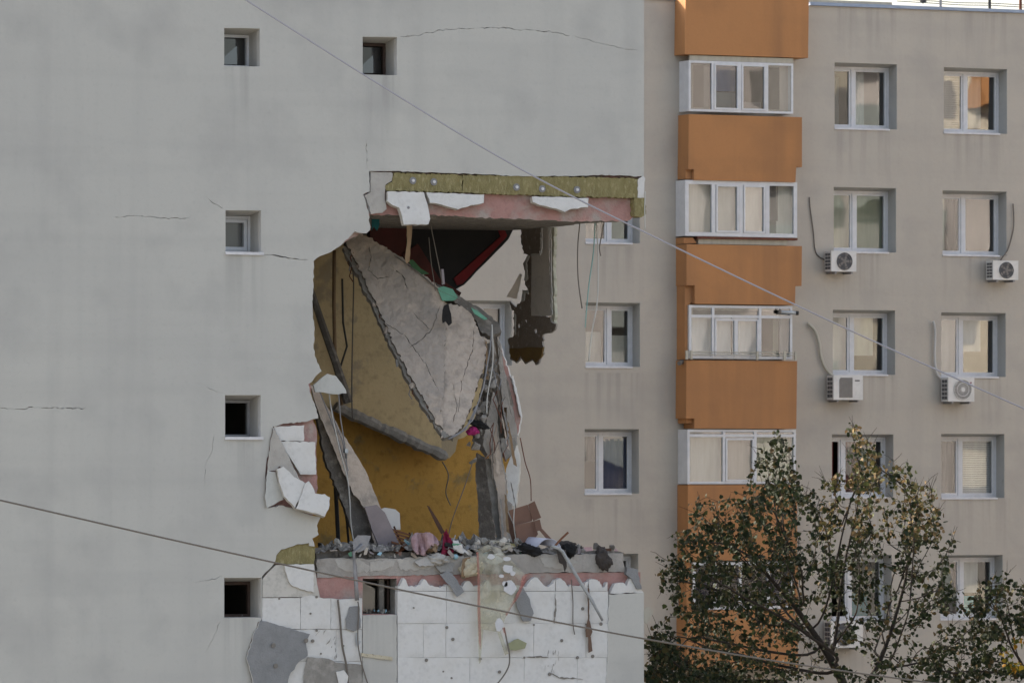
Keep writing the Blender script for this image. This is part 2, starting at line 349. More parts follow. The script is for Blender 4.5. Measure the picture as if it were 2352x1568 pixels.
# ================================================================== DAMAGED BLOCK (gable faces the camera, plane Y = 0)
ROOF = 24.5
LB = empty('damaged_apartment_block', (-6, 10, 0), None, 'grey rendered apartment block with a collapsed corner over two storeys', 'building')
SW = [(515, 65, 597, 153), (833, 85, 912, 173), (518, 483, 600, 580), (517, 907, 599, 1004), (515, 1326, 600, 1418)]
def rc(a): return [(a[0], a[1]), (a[2], a[1]), (a[2], a[3]), (a[0], a[3])]
def crack(pts, wd=1.6, seed=1):
    rnd = random.Random(seed); q = []
    for i in range(len(pts) - 1):
        a, b = pts[i], pts[i + 1]; L = math.hypot(b[0] - a[0], b[1] - a[1]); k = max(1, int(L / 6))
        for j in range(k):
            t = j / k; q.append((a[0] + (b[0] - a[0]) * t + rnd.uniform(-1.5, 1.5), a[1] + (b[1] - a[1]) * t + rnd.uniform(-2.0, 2.0)))
    q.append(pts[-1]); top = []; bot = []
    for i, (x, y) in enumerate(q):
        e = min(1, min(i, len(q) - 1 - i) / 2 + 0.15)
        a = q[max(i - 1, 0)]; b = q[min(i + 1, len(q) - 1)]; dx, dy = b[0] - a[0], b[1] - a[1]; L = math.hypot(dx, dy) or 1
        h = wd * e * rnd.uniform(0.08, 0.9) * 0.42
        top.append((x - dy / L * h, y + dx / L * h)); bot.append((x + dy / L * h, y - dx / L * h))
    return top + bot[::-1]
CR = [crack([(916, 86), (955, 82), (1000, 73), (1030, 67), (1090, 65)], 2.2, 2), crack([(1096, 65), (1150, 64), (1200, 69), (1260, 72), (1310, 82)], 2.6, 3),
      crack([(1318, 84), (1370, 97), (1430, 112), (1466, 117)], 1.8, 4), crack([(840, 320), (842, 355), (845, 388)], 3.0, 5),
      crack([(257, 500), (300, 495), (370, 500), (430, 503), (443, 492)], 2.0, 6), crack([(473, 455), (490, 466), (514, 479)], 2.2, 7),
      crack([(-40, 938), (0, 937), (60, 939), (72, 934), (150, 937), (205, 937)], 2.6, 8), crack([(473, 885), (490, 897), (512, 903)], 1.6, 9),
      crack([(492, 990), (486, 1040), (472, 1062), (470, 1120)], 1.6, 10), crack([(440, 1340), (460, 1334), (480, 1332), (510, 1323)], 2.0, 11),
      crack([(507, 1424), (490, 1465), (472, 1498)], 1.8, 12), crack([(604, 584), (650, 590), (708, 597)], 4.2, 13)]
broken = jag([(848, 393), (849, 440), (834, 447), (841, 470), (847, 492), (850, 528), (842, 536), (815, 531), (800, 548), (780, 566), (765, 575), (735, 588), (720, 600),
          (720, 650), (718, 700), (722, 760), (720, 800), (728, 832), (739, 852), (722, 868), (708, 882), (714, 905), (724, 932), (731, 960), (710, 966), (661, 972), (627, 979),
          (618, 1030), (610, 1082), (608, 1140), (613, 1166), (650, 1160), (700, 1178), (736, 1188), (728, 1206), (732, 1227), (717, 1236), (723, 1254), (711, 1253), (710, 1246), (683, 1249), (664, 1256),
          (646, 1261), (635, 1274), (629, 1294), (618, 1307), (602, 1323)], 1.7, 7, 21, open_=True)
outer = [(-183, -560), (1479, -560)] + jag([(1479, 406), (1400, 402), (1300, 404), (1210, 405), (1110, 401), (1000, 396), (900, 393)], 1.3, 9, 22, open_=True) + broken \
    + [(601.5, 1326), (601.5, 1418), (600, 1424)] + jag([(592, 1428), (578, 1465), (567, 1510), (578, 1548), (584, 1600)], 2, 9, 23, open_=True) \
    + [(586, 1660), (1387, 1660)] + jag([(1388, 1590), (1394, 1546), (1396, 1464), (1399, 1364), (1440, 1363)], 1.5, 9, 24, open_=True) + [(1479, 1360), (1479, 2900), (-183, 2900)]
mb = MB().prism(outer, lambda u, v: P(u, v, 0.0), Vector((0, 0.105, 0)), [rc(x) for x in SW] + CR, 0, 1)
mb.build('render_shell', [M['wall'], M['eps']], LB)
# the displaced bit of render beside the crack, and the strip below the broken window
MB().prism(jag([(851, 394), (899, 396), (902, 399), (900, 416), (886, 424), (884, 460), (888, 480), (878, 489), (854, 492), (849, 475), (838, 449), (852, 442)], 1.2, 8, 5), lambda u, v: P(u, v, 0.02), Vector((0, 0.08, 0)), (), 0, 1).build('render_patch', [M['flap'], M['eps']], LB)
MB().prism(jag([(834, 1412), (911, 1411), (912, 1660), (833, 1660)], 0.8, 9, 6), lambda u, v: P(u, v, 0.002), Vector((0, 0.10, 0)), (), 0, 1).build('render_patch', [M['wall'], M['eps']], LB)
# structural wall panels
SWB = (833, 1328, 911, 1409)
up = jag([(1462, 498), (1440, 508), (1300, 508), (1200, 503), (1100, 500), (1030, 495), (950, 494), (850, 493), (840, 528), (785, 560), (712, 594), (712, 660), (712, 760), (720, 830), (712, 872), (716, 950),
     (727, 985), (726, 1040), (730, 1120), (718, 1190), (714, 1250), (724, 1318)], 2.0, 8, 31, open_=True)
so_ = [(-181, -558), (1469, -558), (1469, 440)] + up + [(833, 1320), (1000, 1319), (1200, 1316), (1471, 1313), (1471, 2890), (-181, 2890)]
MB().prism(so_, lambda u, v: P(u, v, 0.12), Vector((0, 0.24, 0)), [rc(x) for x in SW + [SWB]], 0, 1).build('wall', [M['pink'], M['conc']], LB)

# shell of the rest: side walls, back, roof, floors, cross walls
X0 = P(-183, 800, 0).x; X1 = 0.0
XS = P(645, 800, 0.3).x; zA1 = P(1100, 506, 0.2).z; zB0 = P(1100, 1272, 0.2).z; zM = (zA1 + zB0) / 2 + 0.05; SH = (zA1 - zB0) / 2
def bx(name, a, b, m): return MB().box(a, b).build(name, m, LB)
bx('side_wall', (X0 + 0.002, 0.365, 0), (X0 + 0.25, 32, ROOF), M['wall'])
bx('back_wall', (X0, 32.003, 0), (X1, 32.25, ROOF), M['wall'])
bx('roof', (X0 + 0.26, 0.37, ROOF - 0.3), (X1 - 0.01, 31.9, ROOF - 0.05), M['conc'])
syz = [(0.365, 0), (32, 0), (32, ROOF), (0.365, ROOF), (0.365, zA1 + 0.16), (7.0, zA1 + 0.16), (7.0, zM - 0.2), (5.1, zM - 0.2), (5.1, zB0 - 0.4), (0.365, zB0 - 0.4)]
MB().prism(syz, lambda y, z: Vector((X1 - 0.001, y, z)), Vector((-0.25, 0, 0)), (), 0, 0).build('side_wall', [M['wall']], LB)
k = 0
z = zB0 - 2 * SH
lev = [zB0 - i * SH for i in range(1, 5)] + [zA1 + 2.05, zA1 + 4.7]
for z in lev:
    if 0.3 < z < ROOF - 1: bx('floor_slab', (XS, 0.37, z - 0.16), (X1 - 0.26, 31.9, z), M['inner'])
# ceiling slab over the hole (broken edge), floor slab under it, part of the middle floor that still stands
MB().prism(jag([(XS, 0.37), (-0.30, 0.37), (-0.55, 1.1), (-0.42, 2.0), (-0.35, 3.3), (-0.6, 5.0), (-0.6, 7.0), (-0.3, 31.9), (XS, 31.9)], 0.06, 0.25, 4, skip=(0, 6, 7, 8)), lambda x, y: Vector((x, y, zA1 + 0.02)), Vector((0, 0, 0.16))).build('floor_slab', M['conc_d'], LB)
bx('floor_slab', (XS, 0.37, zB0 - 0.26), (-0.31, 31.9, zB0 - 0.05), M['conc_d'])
HX = P(705, 800, 0.3).x
MB().prism(jag([(XS, 0.37), (HX, 0.37), (HX - 0.1, 5.3), (-0.5, 5.3), (-0.4, 31.9), (XS, 31.9)], 0.05, 0.3, 4, skip=(0, 3, 4, 5)), lambda x, y: Vector((x, y, zM)), Vector((0, 0, 0.16))).build('floor_slab', M['conc'], LB)
for za, zb in [(0, zB0 - 0.3), (zA1 + 0.2, ROOF - 0.31)]: bx('cross_wall', (X0 + 0.26, 5.0, za), (-0.26, 5.18, zb), M['inner'])
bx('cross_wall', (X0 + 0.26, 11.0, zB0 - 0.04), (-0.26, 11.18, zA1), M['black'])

bx('stair_wall', (XS - 0.16, 0.37, 0), (XS - 0.003, 11.0, ROOF - 0.31), M['inner'])
# windows of the gable
def small_window(r, style, seed):
    rnd = random.Random(seed)
    x0, x1 = P(r[0], r[1], 0).x, P(r[2], r[1], 0).x; uc = (r[0] + r[2]) / 2
    zt, zb = P(uc, r[1], 0).z, P(uc, r[3], 0).z
    w_ = empty('window', ((x0 + x1) / 2, 0.4, zb), LB)
    d = 0.47
    mb = MB(); t = 0.03   # render-lined reveal, sitting just inside the cut opening
    e = 0.004
    mb.box((x0 - t, 0.11, zb - t), (x0 + e, d + 0.1, zt + t)); mb.box((x1 - e, 0.11, zb - t), (x1 + t, d + 0.1, zt + t))
    # splayed soffit
    mb.add([(x0, 0.003, zt), (x1, 0.003, zt), (x1, d, zt - 0.07), (x0, d, zt - 0.07), (x0, 0.003, zt + t), (x1, 0.003, zt + t), (x1, d, zt + t), (x0, d, zt + t)], [(0, 1, 2, 3), (4, 7, 6, 5), (0, 4, 5, 1), (2, 6, 7, 3), (0, 3, 7, 4), (1, 5, 6, 2)])
    mb.box((x0 + 0.002, 0.004, zb - t), (x1 - 0.002, d + 0.1, zb + e))
    mb.build('reveal', M['soffit'], w_)
    zt2 = zt - 0.07
    fm = {'w': M['pvc'], 'b': M['brownframe'], 'g': M['greyframe']}[style[0]]
    mb = MB(); mb.ring(x0, zb, x1, zt2, 0.045, d - 0.05, d + 0.02)
    if style[1] == 'c': mb.ring(x0 + 0.05, zb + 0.05, x1 - 0.05, zt2 - 0.05, 0.05, d - 0.03, d + 0.03)
    mb.build('frame', fm, w_)
    if style[1] == 'g':
        MB().add([(x0 + 0.06, d + 0.003, zb + 0.06), (x1 - 0.06, d - 0.003, zb + 0.06), (x1 - 0.06, d + 0.004, zt2 - 0.06), (x0 + 0.06, d, zt2 - 0.06)], [(0, 1, 2, 3)]).build('pane', M['glass_d'], w_)
    elif style[1] == 'c':   # closed sash with grey curtain
        MB().add([(x0 + 0.1, d, zb + 0.1), (x1 - 0.1, d, zb + 0.1), (x1 - 0.1, d, zt2 - 0.1), (x0 + 0.1, d, zt2 - 0.1)], [(0, 1, 2, 3)]).build('pane', M['glass'], w_)
        MB().box((x0 + 0.05, d + 0.1, zb), (x1 - 0.05, d + 0.12, zt2)).build('curtain', M['c_grey'], w_)
    if style[2] == 's': MB().box((x0 - 0.01, -0.035, zb - 0.035), (x1 + 0.03, 0.3, zb + 0.008)).build('sill', M['sill'], w_)
    return w_
small_window(SW[0], 'wg-', 1); small_window(SW[1], 'bg-', 2); small_window(SW[2], 'wcs', 3); small_window(SW[3], 'gos', 4); small_window(SW[4], 'bo-', 5)

# broken stair window low in the gable
x0, x1 = P(SWB[0], 1400, 0.12).x, P(SWB[2], 1400, 0.12).x; zt, zb = P(870, SWB[1], 0.12).z, P(870, SWB[3], 0.12).z
wq = empty('window', ((x0 + x1) / 2, 0.3, zb), LB)
MB().ring(x0, zb, x1, zt, 0.035, 0.40, 0.46).build('frame', M['brownframe'], wq)
MB().box((x1 - 0.21, 0.30, zb + 0.01), (x1 - 0.13, 0.36, zt - 0.01)).build('mullion', M['conc_d'], wq)
MB().add([(x0 + 0.03, 0.42, zb + 0.03), (x1 - 0.2, 0.40, zb + 0.03), (x1 - 0.2, 0.40, zb + 0.36), (x0 + 0.12, 0.41, zb + 0.48), (x0 + 0.03, 0.42, zb + 0.3)], [(0, 1, 2, 3, 4)]).build('pane', M['glass_w'], wq)

# --- insulation that lies bare: mineral wool strip, foam remnants, foam boards, anchors
def disc(mb, c, r, n, ydir=-1, h=0.01, m=0):
    ring = [(c.x + r * math.cos(2 * math.pi * i / n), c.y, c.z + r * math.sin(2 * math.pi * i / n)) for i in range(n)]
    top = [(x, y + ydir * h, z) for x, y, z in ring]
    mb.add(ring + top, [tuple(range(n, 2 * n))] + [(i, (i + 1) % n, n + (i + 1) % n, n + i) for i in range(n)], m); return mb
def anchor(u, v, Y, parent, r=0.055):
    mb = MB(); c = P(u, v, Y)
    disc(mb, c, r, 14, -1, 0.012, 0); disc(mb, c + Vector((0, -0.012, 0)), r * 0.42, 10, -1, 0.02, 1)
    return mb.build('anchor', [M['anchor'], M['anchor_w']], parent)
wtop = lambda u: 398 + (u - 890) * 0.020; wbot = lambda u: 438 + (u - 890) * 0.032
wool_cuts = [890, 1062, 1240, 1468]
for i in range(3):
    a, b = wool_cuts[i] + 0.6, wool_cuts[i + 1] - 0.6
    lft = [(a, wbot(a)), (a, wtop(a))] if i else [(888, 438), (886, 425), (902, 417), (905, 397.5)]
    pol = jag(lft + [(b, wtop(b)), (b, wbot(b) - 1)], 2.2, 4, 40 + i)
    wb = MB().prism(pol, lambda u, v: P(u, v, 0.012), Vector((0, 0.107, 0)), (), 0, 0).build('wool_board', M['wool'], LB)
    for u, v in [(948, 415), (996, 418), (1186, 430), (1245, 434), (1325, 436)]:
        if a < u < b: anchor(u, v, 0.010, wb)
MB().prism(jag([(1457, 456), (1482, 455), (1484, 492), (1472, 500), (1458, 497)], 1.5, 6, 44), lambda u, v: P(u, v, 0.0), Vector((-0.02, 0.2, 0)), (), 0, 0).build('wool_piece', M['wool'], LB)
MB().prism(jag([(1466, 412), (1478, 404), (1482, 410), (1479, 454), (1465, 454)], 1.2, 7, 45), lambda u, v: P(u, v, -0.004), Vector((0, 0.1, 0)), (), 0, 0).build('foam_piece', M['eps'], LB)
for i, pl in enumerate([[(890, 440), (966, 441), (974, 442), (984, 480), (988, 503), (984, 515), (928, 516), (924, 498), (917, 477), (900, 470), (890, 462)],
                        [(980, 442), (1112, 447), (1111, 466), (1082, 471), (1052, 481), (1034, 476), (1015, 470), (988, 466)],
                        [(1222, 452), (1352, 455), (1351, 476), (1311, 480), (1297, 487), (1286, 482), (1262, 476), (1240, 471), (1224, 464)]]):
    fb = MB().prism(jag(pl, 1.3, 8, 50 + i), lambda u, v: P(u, v, -0.03 - 0.0006 * (v - 440)), Vector((0.01, 0.11, -0.015)), (), 0, 1).build('foam_piece', [M['eps'], M['eps_old']], LB)
    if i == 0: disc(MB(), P(938, 477, -0.053), 0.022, 10, -1, 0.006).build('anchor', M['anchor'], fb)
# wool and sheet near the lower left edge
MB().prism(jag([(630, 1294), (635, 1275), (646, 1262), (664, 1257), (683, 1250), (710, 1247), (724, 1257), (722, 1296)], 1.2, 7, 54), lambda u, v: P(u, v, 0.03), Vector((0, 0.085, 0))).build('wool_board', M['wool'], LB)
MB().prism(jag([(653, 1295), (721, 1295), (721, 1360), (706, 1357), (690, 1352), (668, 1342), (660, 1325)], 1.5, 7, 55), lambda u, v: P(u, v, -0.02), Vector((0, 0.06, 0)), (), 0, 1).build('foam_piece', [M['eps'], M['eps_old']], LB)
# foam boards, course by course
CZ = [1296, 1357, 1431, 1509, 1585, 1662]
def scallop(u):
    pk = [(1230, 18), (1285, 17), (1362, 20), (1404, 14), (1445, 13), (928, 6), (975, 9), (1075, 9), (1120, 8)]
    b = 1345 + 5 * noise.noise(Vector((u * 0.05, 3, 1))) + 3 * noise.noise(Vector((u * 0.2, 1, 5)))
    for c, w_ in pk:
        d = abs(u - c)
        if d < w_: b = min(b, 1345 - (13 + (c * 7 % 9)) * (1 - (d / w_) ** 2) ** 0.7)
    return b
def in_region(u0, u1, side): pass
seams = {0: [913, 1026, 1150, 1276, 1352, 1396], 1: [913, 1025, 1150, 1275, 1351, 1397], 2: [913, 972, 1024, 1226, 1346, 1397], 3: [913, 1079, 1204, 1326, 1394], 4: [913, 1010, 1130, 1262, 1390]}
rb = random.Random(9)
for c in range(5):
    for a, b in zip(seams[c][:-1], seams[c][1:]):
        t0, t1 = CZ[c], CZ[c + 1]
        if c == 0:
            us = [a + 0.7 + (b - a - 1.4) * i / 24 for i in range(25)]
            pol = [(u, scallop(u) + rb.uniform(-2, 2)) for u in us] + [(b - 0.7, t1 - 0.7), (a + 0.7, t1 - 0.7)]
        else: pol = jag([(a + rb.uniform(.2, .7), t0 + 0.2), (b - rb.uniform(.1, .5), t0 + 0.2), (b - rb.uniform(.1, .5), t1 - 0.2), (a + rb.uniform(.1, .5), t1 - 0.2)], 0.25, 14, c * 7 + int(a))
        yy = 0.012 + rb.uniform(-0.006, 0.008)
        MB().prism(pol, lambda u, v: P(u, v, yy), Vector((0, 0.10, 0))).build('foam_board', M['eps'], LB)
for pol in [[(1402, 1362), (1412, 1340), (1432, 1337), (1440, 1345), (1447, 1328), (1461, 1326), (1472, 1352), (1478, 1360)]]:
    MB().prism(jag(pol, 1.2, 7, 3), lambda u, v: P(u, v, 0.01), Vector((0, 0.1, 0))).build('foam_board', M['eps'], LB)
LZ = [1364, 1372, 1444, 1518, 1590, 1662]
left = {1: [602, 690, 760, 832], 2: [602, 660, 772, 832], 3: [602, 720, 800, 832], 4: [588, 700, 790, 832]}
for c in range(1, 5):
    for a, b in zip(left[c][:-1], left[c][1:]):
        t0, t1 = LZ[c], LZ[c + 1]; yy = 0.012 + rb.uniform(-0.006, 0.008)
        top = [(a + 0.4, t0 + 0.35), (b - 0.4, t0 + 0.35)]
        if c == 1 and a >= 690: top = [(a + .7, t0 + (0 if a < 700 else 1)), (a + 25, t0 - 6 if a < 700 else t0 + 4), (b - 15, t0 + 2), (b - 0.7, t0 + 1)]
        MB().prism(jag(top + [(b - 0.4, t1 - 0.35), (a + 0.4, t1 - 0.35)], 0.45, 10, int(a)), lambda u, v: P(u, v, yy), Vector((0, 0.10, 0))).build('foam_board', M['eps'], LB)
MB().prism(jag([(603, 1330), (622, 1308), (634, 1297), (722, 1297), (728, 1340), (735, 1370), (603, 1371)], 0.7, 9, 4), lambda u, v: P(u, v, 0.014), Vector((0, 0.10, 0))).build('foam_board', M['eps_old'], LB)
for u, v in [(665, 1332), (641, 1374), (727, 1370), (713, 1408), (727, 1447), (718, 1471), (789, 1482), (737, 1500), (1026, 1440), (1018, 1541), (1037, 1556), (1147, 1542), (1103, 1512), (1226, 1434), (1226, 1508), (1204, 1509), (1346, 1433), (1326, 1509), (1361, 1506), (1290, 1470), (1338, 1397), (1262, 1547), (1040, 1467), (979, 1515), (1380, 1432), (950, 1395)]:
    disc(MB(), P(u, v, 0.006), rb.uniform(0.012, 0.028), 9, -1, 0.012).build('anchor', M['hole'], LB)
# dark open joints and streaks where boards were cut
for i, q in enumerate([[(1274, 1365), (1277, 1400), (1273, 1432)], [(1512 * .2502 + 974, 1345), (1353, 1400), (1352, 1425)], [(1262, 1545), (1290, 1556), (1340, 1560)], [(1210, 1508), (1260, 1509)]]):
    MB().prism(crack(q, 6.0, 70 + i), lambda u, v: P(u, v, -0.001), Vector((0, 0.003, 0))).build('open_joint', M['hole'], LB)

for i in range(26):
    u = rb.choice([rb.uniform(1258, 1278), rb.uniform(735, 765), rb.uniform(1255, 1285), rb.uniform(760, 775)]); v = rb.uniform(1475, 1548) if u > 1000 else rb.uniform(1445, 1512)
    L_ = rb.uniform(5, 14); sk = rb.uniform(-.35, .1) if u > 1000 else rb.uniform(-.8, -.3)
    MB().prism(crack([(u, v), (u + sk * L_ * .5, v + L_ * .5), (u + sk * L_, v + L_)], 3.2, 200 + i), lambda u, v: P(u, v, -0.001), Vector((0, 0.003, 0))).build('scratch', M['hole'], LB)
# --- beam edge of the floor under the hole
MB().prism(jag([(728, 1284), (760, 1281), (905, 1283), (1000, 1277), (1170, 1274), (1300, 1272), (1431, 1270), (1434, 1300), (1438, 1312), (1170, 1316), (905, 1321), (728, 1326)], 1.8, 9, 61), lambda u, v: P(u, v, 0.10), Vector((0, 0.35, 0))).build('floor_beam', M['conc_l'], LB)
MB().prism(jag([(724, 1258), (760, 1262), (900, 1268), (1100, 1268), (1340, 1262), (1425, 1266), (1436, 1271), (1300, 1273.5), (1000, 1279), (905, 1285), (760, 1283), (726, 1286)], 2.2, 7, 62), lambda u, v: P(u, v, 0.25), Vector((0, 0.4, 0))).build('screed', M['conc_d'], LB)
MB().prism(jag([(1440, 1302), (1465, 1306), (1471, 1340), (1474, 1352), (1462, 1352), (1452, 1330), (1438, 1318)], 1.2, 6, 63), lambda u, v: P(u, v, -0.02), Vector((0.02, 0.12, 0))).build('render_flap', M['cement'], LB)

for i, q in enumerate([[(770, 1284), (820, 1283), (850, 1300), (845, 1312), (800, 1312), (775, 1300)], [(850, 1290), (905, 1284), (905, 1300), (870, 1310), (848, 1312)], [(912, 1284), (985, 1282), (1000, 1296), (980, 1308), (920, 1308)], [(1240, 1280), (1300, 1276), (1330, 1290), (1290, 1306), (1250, 1300)]]):
    MB().prism(jag(q, 2.5, 5, 400 + i), lambda u, v: P(u, v, 0.092), Vector((0, 0.02, 0))).build('plaster_patch', M['flap'], LB)
# --- interior of the two opened storeys
MB().prism(jag([(640, 880), (1175, 880), (1165, 1276), (640, 1276)], 0.5, 40, 1), lambda u, v: P(u, v, 5.0), Vector((0, 0.15, 0))).build('back_wall', M['ochre'], LB)
up_poly = jag([(640, 540), (915, 540), (1010, 672), (1125, 800), (1100, 990), (1052, 1008), (1046, 1036), (1032, 1052), (1016, 1046), (790, 945), (640, 900)], 2.0, 12, 64)
MB().prism(up_poly, lambda u, v: P(u, v, 4.55), Vector((0, 0.14, 0))).build('upper_back_wall', [M['beige']], LB)
stp = [(770 + 256 * i / 30, 933 + 117 * i / 30 + rb.uniform(-1.5, 1.5)) for i in range(31)]
MB().tube([P(u, v, 4.46) for u, v in stp], [rb.uniform(0.075, 0.11) for _ in range(30)] + [0.05], 7).build('slab_stub', M['conc'], LB)
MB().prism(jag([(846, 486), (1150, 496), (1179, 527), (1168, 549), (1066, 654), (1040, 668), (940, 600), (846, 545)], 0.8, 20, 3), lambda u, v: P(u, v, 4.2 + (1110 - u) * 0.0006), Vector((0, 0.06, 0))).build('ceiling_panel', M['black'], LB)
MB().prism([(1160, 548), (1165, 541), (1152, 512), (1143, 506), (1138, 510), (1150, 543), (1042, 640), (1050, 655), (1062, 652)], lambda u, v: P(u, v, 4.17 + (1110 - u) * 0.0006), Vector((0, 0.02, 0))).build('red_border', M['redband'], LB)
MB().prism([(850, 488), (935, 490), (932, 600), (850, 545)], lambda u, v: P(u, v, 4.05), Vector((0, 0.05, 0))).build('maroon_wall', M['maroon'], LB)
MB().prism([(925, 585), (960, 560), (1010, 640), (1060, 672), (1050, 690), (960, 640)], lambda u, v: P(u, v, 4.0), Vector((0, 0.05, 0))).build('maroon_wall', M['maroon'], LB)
# remains of the long side wall, seen on their inner face
bp_ = [(1197, 520), (1242, 520), (1240, 583), (1240, 725), (1265, 727), (1266, 740), (1277, 743), (1274, 757), (1260, 765), (1247, 768), (1246, 792), (1247, 813), (1239, 827), (1230, 838), (1222, 826), (1206, 836), (1195, 820), (1186, 834), (1171, 825), (1167, 778), (1180, 769), (1180, 719), (1171, 690), (1186, 705), (1197, 690), (1199, 666), (1212, 666), (1206, 646), (1203, 602), (1212, 585), (1202, 583), (1197, 549)]
MB().prism(jag(bp_, 2.6, 5, 65), lambda u, v: PX(u, v, -0.28), Vector((0.03, 0, 0)), [jag(q, 0.8, 3, 5) for q in ([(1228, 756), (1232, 754), (1233, 764), (1229, 766)], [(1190, 745), (1193, 742), (1194, 752), (1191, 754)], [(1214, 800), (1220, 798), (1218, 812), (1213, 812)], [(1206, 735), (1209, 733), (1210, 742)])], 0, 1).build('side_wall_remnant', [M['brown'], M['conc_l']], LB)
MB().prism(jag([(1170, 800), (1247, 797), (1243, 818), (1230, 832), (1222, 822), (1206, 831), (1195, 815), (1186, 829), (1173, 820)], 1.2, 6, 66), lambda u, v: PX(u, v, -0.30), Vector((0.03, 0, 0))).build('paint_remnant', M['ochre_d'], LB)
MB().prism(jag([(1220, 584), (1241, 583), (1242, 520), (1260, 520), (1265, 725), (1220, 725)], 0.8, 12, 67), lambda u, v: PX(u, v, -0.31), Vector((0.025, 0, 0)), (), 0, 1).build('concrete_pier', [M['pier'], M['conc_l']], LB)
MB().prism(jag([(1261, 522), (1273, 522), (1271, 600), (1273, 690), (1274, 742), (1266, 735), (1262, 650)], 1.5, 7, 68), lambda u, v: PX(u, v, -0.24), Vector((0.05, 0, 0))).build('insulation_edge', M['pale_green'], LB)
MB().prism(jag([(1163, 682), (1194, 628), (1198, 632), (1192, 660), (1186, 686)], 1, 6, 69), lambda u, v: PX(u, v, -0.35), Vector((0.01, 0, 0))).build('plaster_flap', M['film'], LB)
for q in [[(1204, 600), (1212, 586), (1216, 588), (1209, 604), (1212, 640), (1207, 646)], [(1200, 668), (1212, 666), (1213, 676), (1206, 672), (1204, 690), (1196, 694)], [(1181, 720), (1184, 722), (1184, 768), (1181, 770)], [(1219, 583), (1241, 582), (1241, 586), (1219, 588)], [(1242, 524), (1245, 524), (1244, 582), (1241, 582)], [(1262, 524), (1265, 524), (1268, 722), (1264, 726)]]:
    MB().prism(jag(q, 0.8, 6, int(q[0][1])), lambda u, v: PX(u, v, -0.44), Vector((0.01, 0, 0))).build('plaster_flap', M['c_white'], LB)
# pipes standing against the back of the hole
MB().tube([P(768, 575, 4.2), P(767, 700, 4.2), P(770, 835, 4.2), P(785, 930, 4.2)], 0.03, 8).build('riser_pipe', M['wood'], LB, smooth=True)
MB().tube([P(712, 660, 4.4), P(742, 750, 4.3), P(772, 835, 4.1), P(800, 925, 4.0)], [0.05, 0.06, 0.065, 0.08], 6).build('riser_pipe', M['conc_d'], LB)
MB().tube([P(786, 640, 4.2), P(788, 740, 4.2), P(797, 795, 4.2), P(782, 842, 4.2)], 0.018, 6).build('riser_pipe', M['wire_k'], LB)

def grid_in(pl, step=9, seed=1, mg=3):
    rnd = random.Random(seed); out = []; us = [p[0] for p in pl]; vs = [p[1] for p in pl]
    u = min(us) + mg
    while u < max(us):
        v = min(vs) + mg
        while v < max(vs):
            a, b = u + rnd.uniform(-3, 3), v + rnd.uniform(-3, 3)
            if inpoly(a, b, pl): out.append((a, b))
            v += step
        u += step
    return out
def piece(name, poly, Y, th, m, label, cat, a=0.0, b=0.0, jg=1.2, st=8, seed=0, off=None, group=None, parent=None, side=None):
    uc = sum(p[0] for p in poly) / len(poly); vc = sum(p[1] for p in poly) / len(poly)
    pl = jag(poly, jg, st, seed or int(uc * 3 + vc)) if jg > 0 else poly
    ms = [m] if side is None else [m, side]
    return MB().prism(pl, lambda u, v: P(u, v, Y + a * (u - uc) + b * (v - vc)), off or Vector((0.3 * th, th, 0)), (), 0, 0 if side is None else 1).build(name, ms, parent, label, cat, group)

# the middle floor slab hangs folded down into the hole
p0 = P(800, 560, 2.4); p1 = P(1140, 752, 1.2); p2 = P(1035, 1000, 0.7)
nn = (p1 - p0).cross(p2 - p0).normalized()
if nn.dot(DV) < 0: nn = -nn
SLB = empty('hanging_concrete_slab', p2, None, 'cracked brown concrete floor slab hanging as a wedge inside the hole', 'slab')
def rel(u, v, a): return a * (noise.noise(Vector((u * 0.03, v * 0.03, 2))) + 0.6 * noise.noise(Vector((u * 0.09, v * 0.09, 7))) + 0.4 * noise.noise(Vector((u * 0.3, v * 0.3, 1))))
fs = lambda u, v: PL(u, v, p0 + nn * rel(u, v, 0.022), nn)
lp = jag([(792, 551), (822, 533), (850, 545), (905, 581), (940, 606), (1000, 651), (1018, 668), (1022, 700), (1024, 760), (1020, 830), (1022, 890), (1014, 940), (1018, 985), (1004, 975), (985, 935), (935, 850), (905, 790), (870, 708), (832, 632), (806, 580)], 3.0, 5, 81)
MB().prism(lp, fs, nn * 0.19, [crack([(846, 560), (852, 590), (846, 620), (868, 640), (900, 636)], 2.3, 1), crack([(880, 740), (930, 770), (980, 840), (1008, 900)], 2.3, 2), crack([(1012, 700), (990, 760), (940, 800)], 2.3, 3), crack([(950, 720), (975, 745), (990, 757)], 2.0, 4), crack([(900, 610), (930, 640), (935, 670)], 2.4, 5)], 0, 1, None, grid_in(lp)).build('slab_field', [M['slab'], M['conc_d']], SLB)
rp = jag([(1016, 692), (1040, 700), (1060, 702), (1084, 722), (1100, 760), (1118, 790), (1112, 840), (1100, 872), (1084, 925), (1068, 968), (1042, 1004), (1012, 985), (1008, 945), (1015, 890), (1014, 830), (1017, 760)], 2.6, 5, 82)
MB().prism(rp, lambda u, v: PL(u, v, p0 + nn * (0.05 + rel(u + 300, v, 0.02)), nn), nn * 0.17, [crack([(1090, 745), (1086, 800), (1062, 870), (1052, 950)], 2.2, 6), crack([(1040, 880), (1050, 930), (1040, 975)], 2.6, 7)], 0, 1, None, grid_in(rp)).build('slab_field', [M['slab2'], M['conc_d']], SLB)
MB().prism(jag([(1000, 648), (1050, 676), (1100, 705), (1145, 742), (1152, 762), (1130, 772), (1108, 764), (1085, 722), (1060, 704), (1020, 680)], 2.5, 7, 83), lambda u, v: PL(u, v, p0 + nn * 0.10, nn), nn * 0.14).build('slab_field', M['conc_d'], SLB)
rr = random.Random(4)
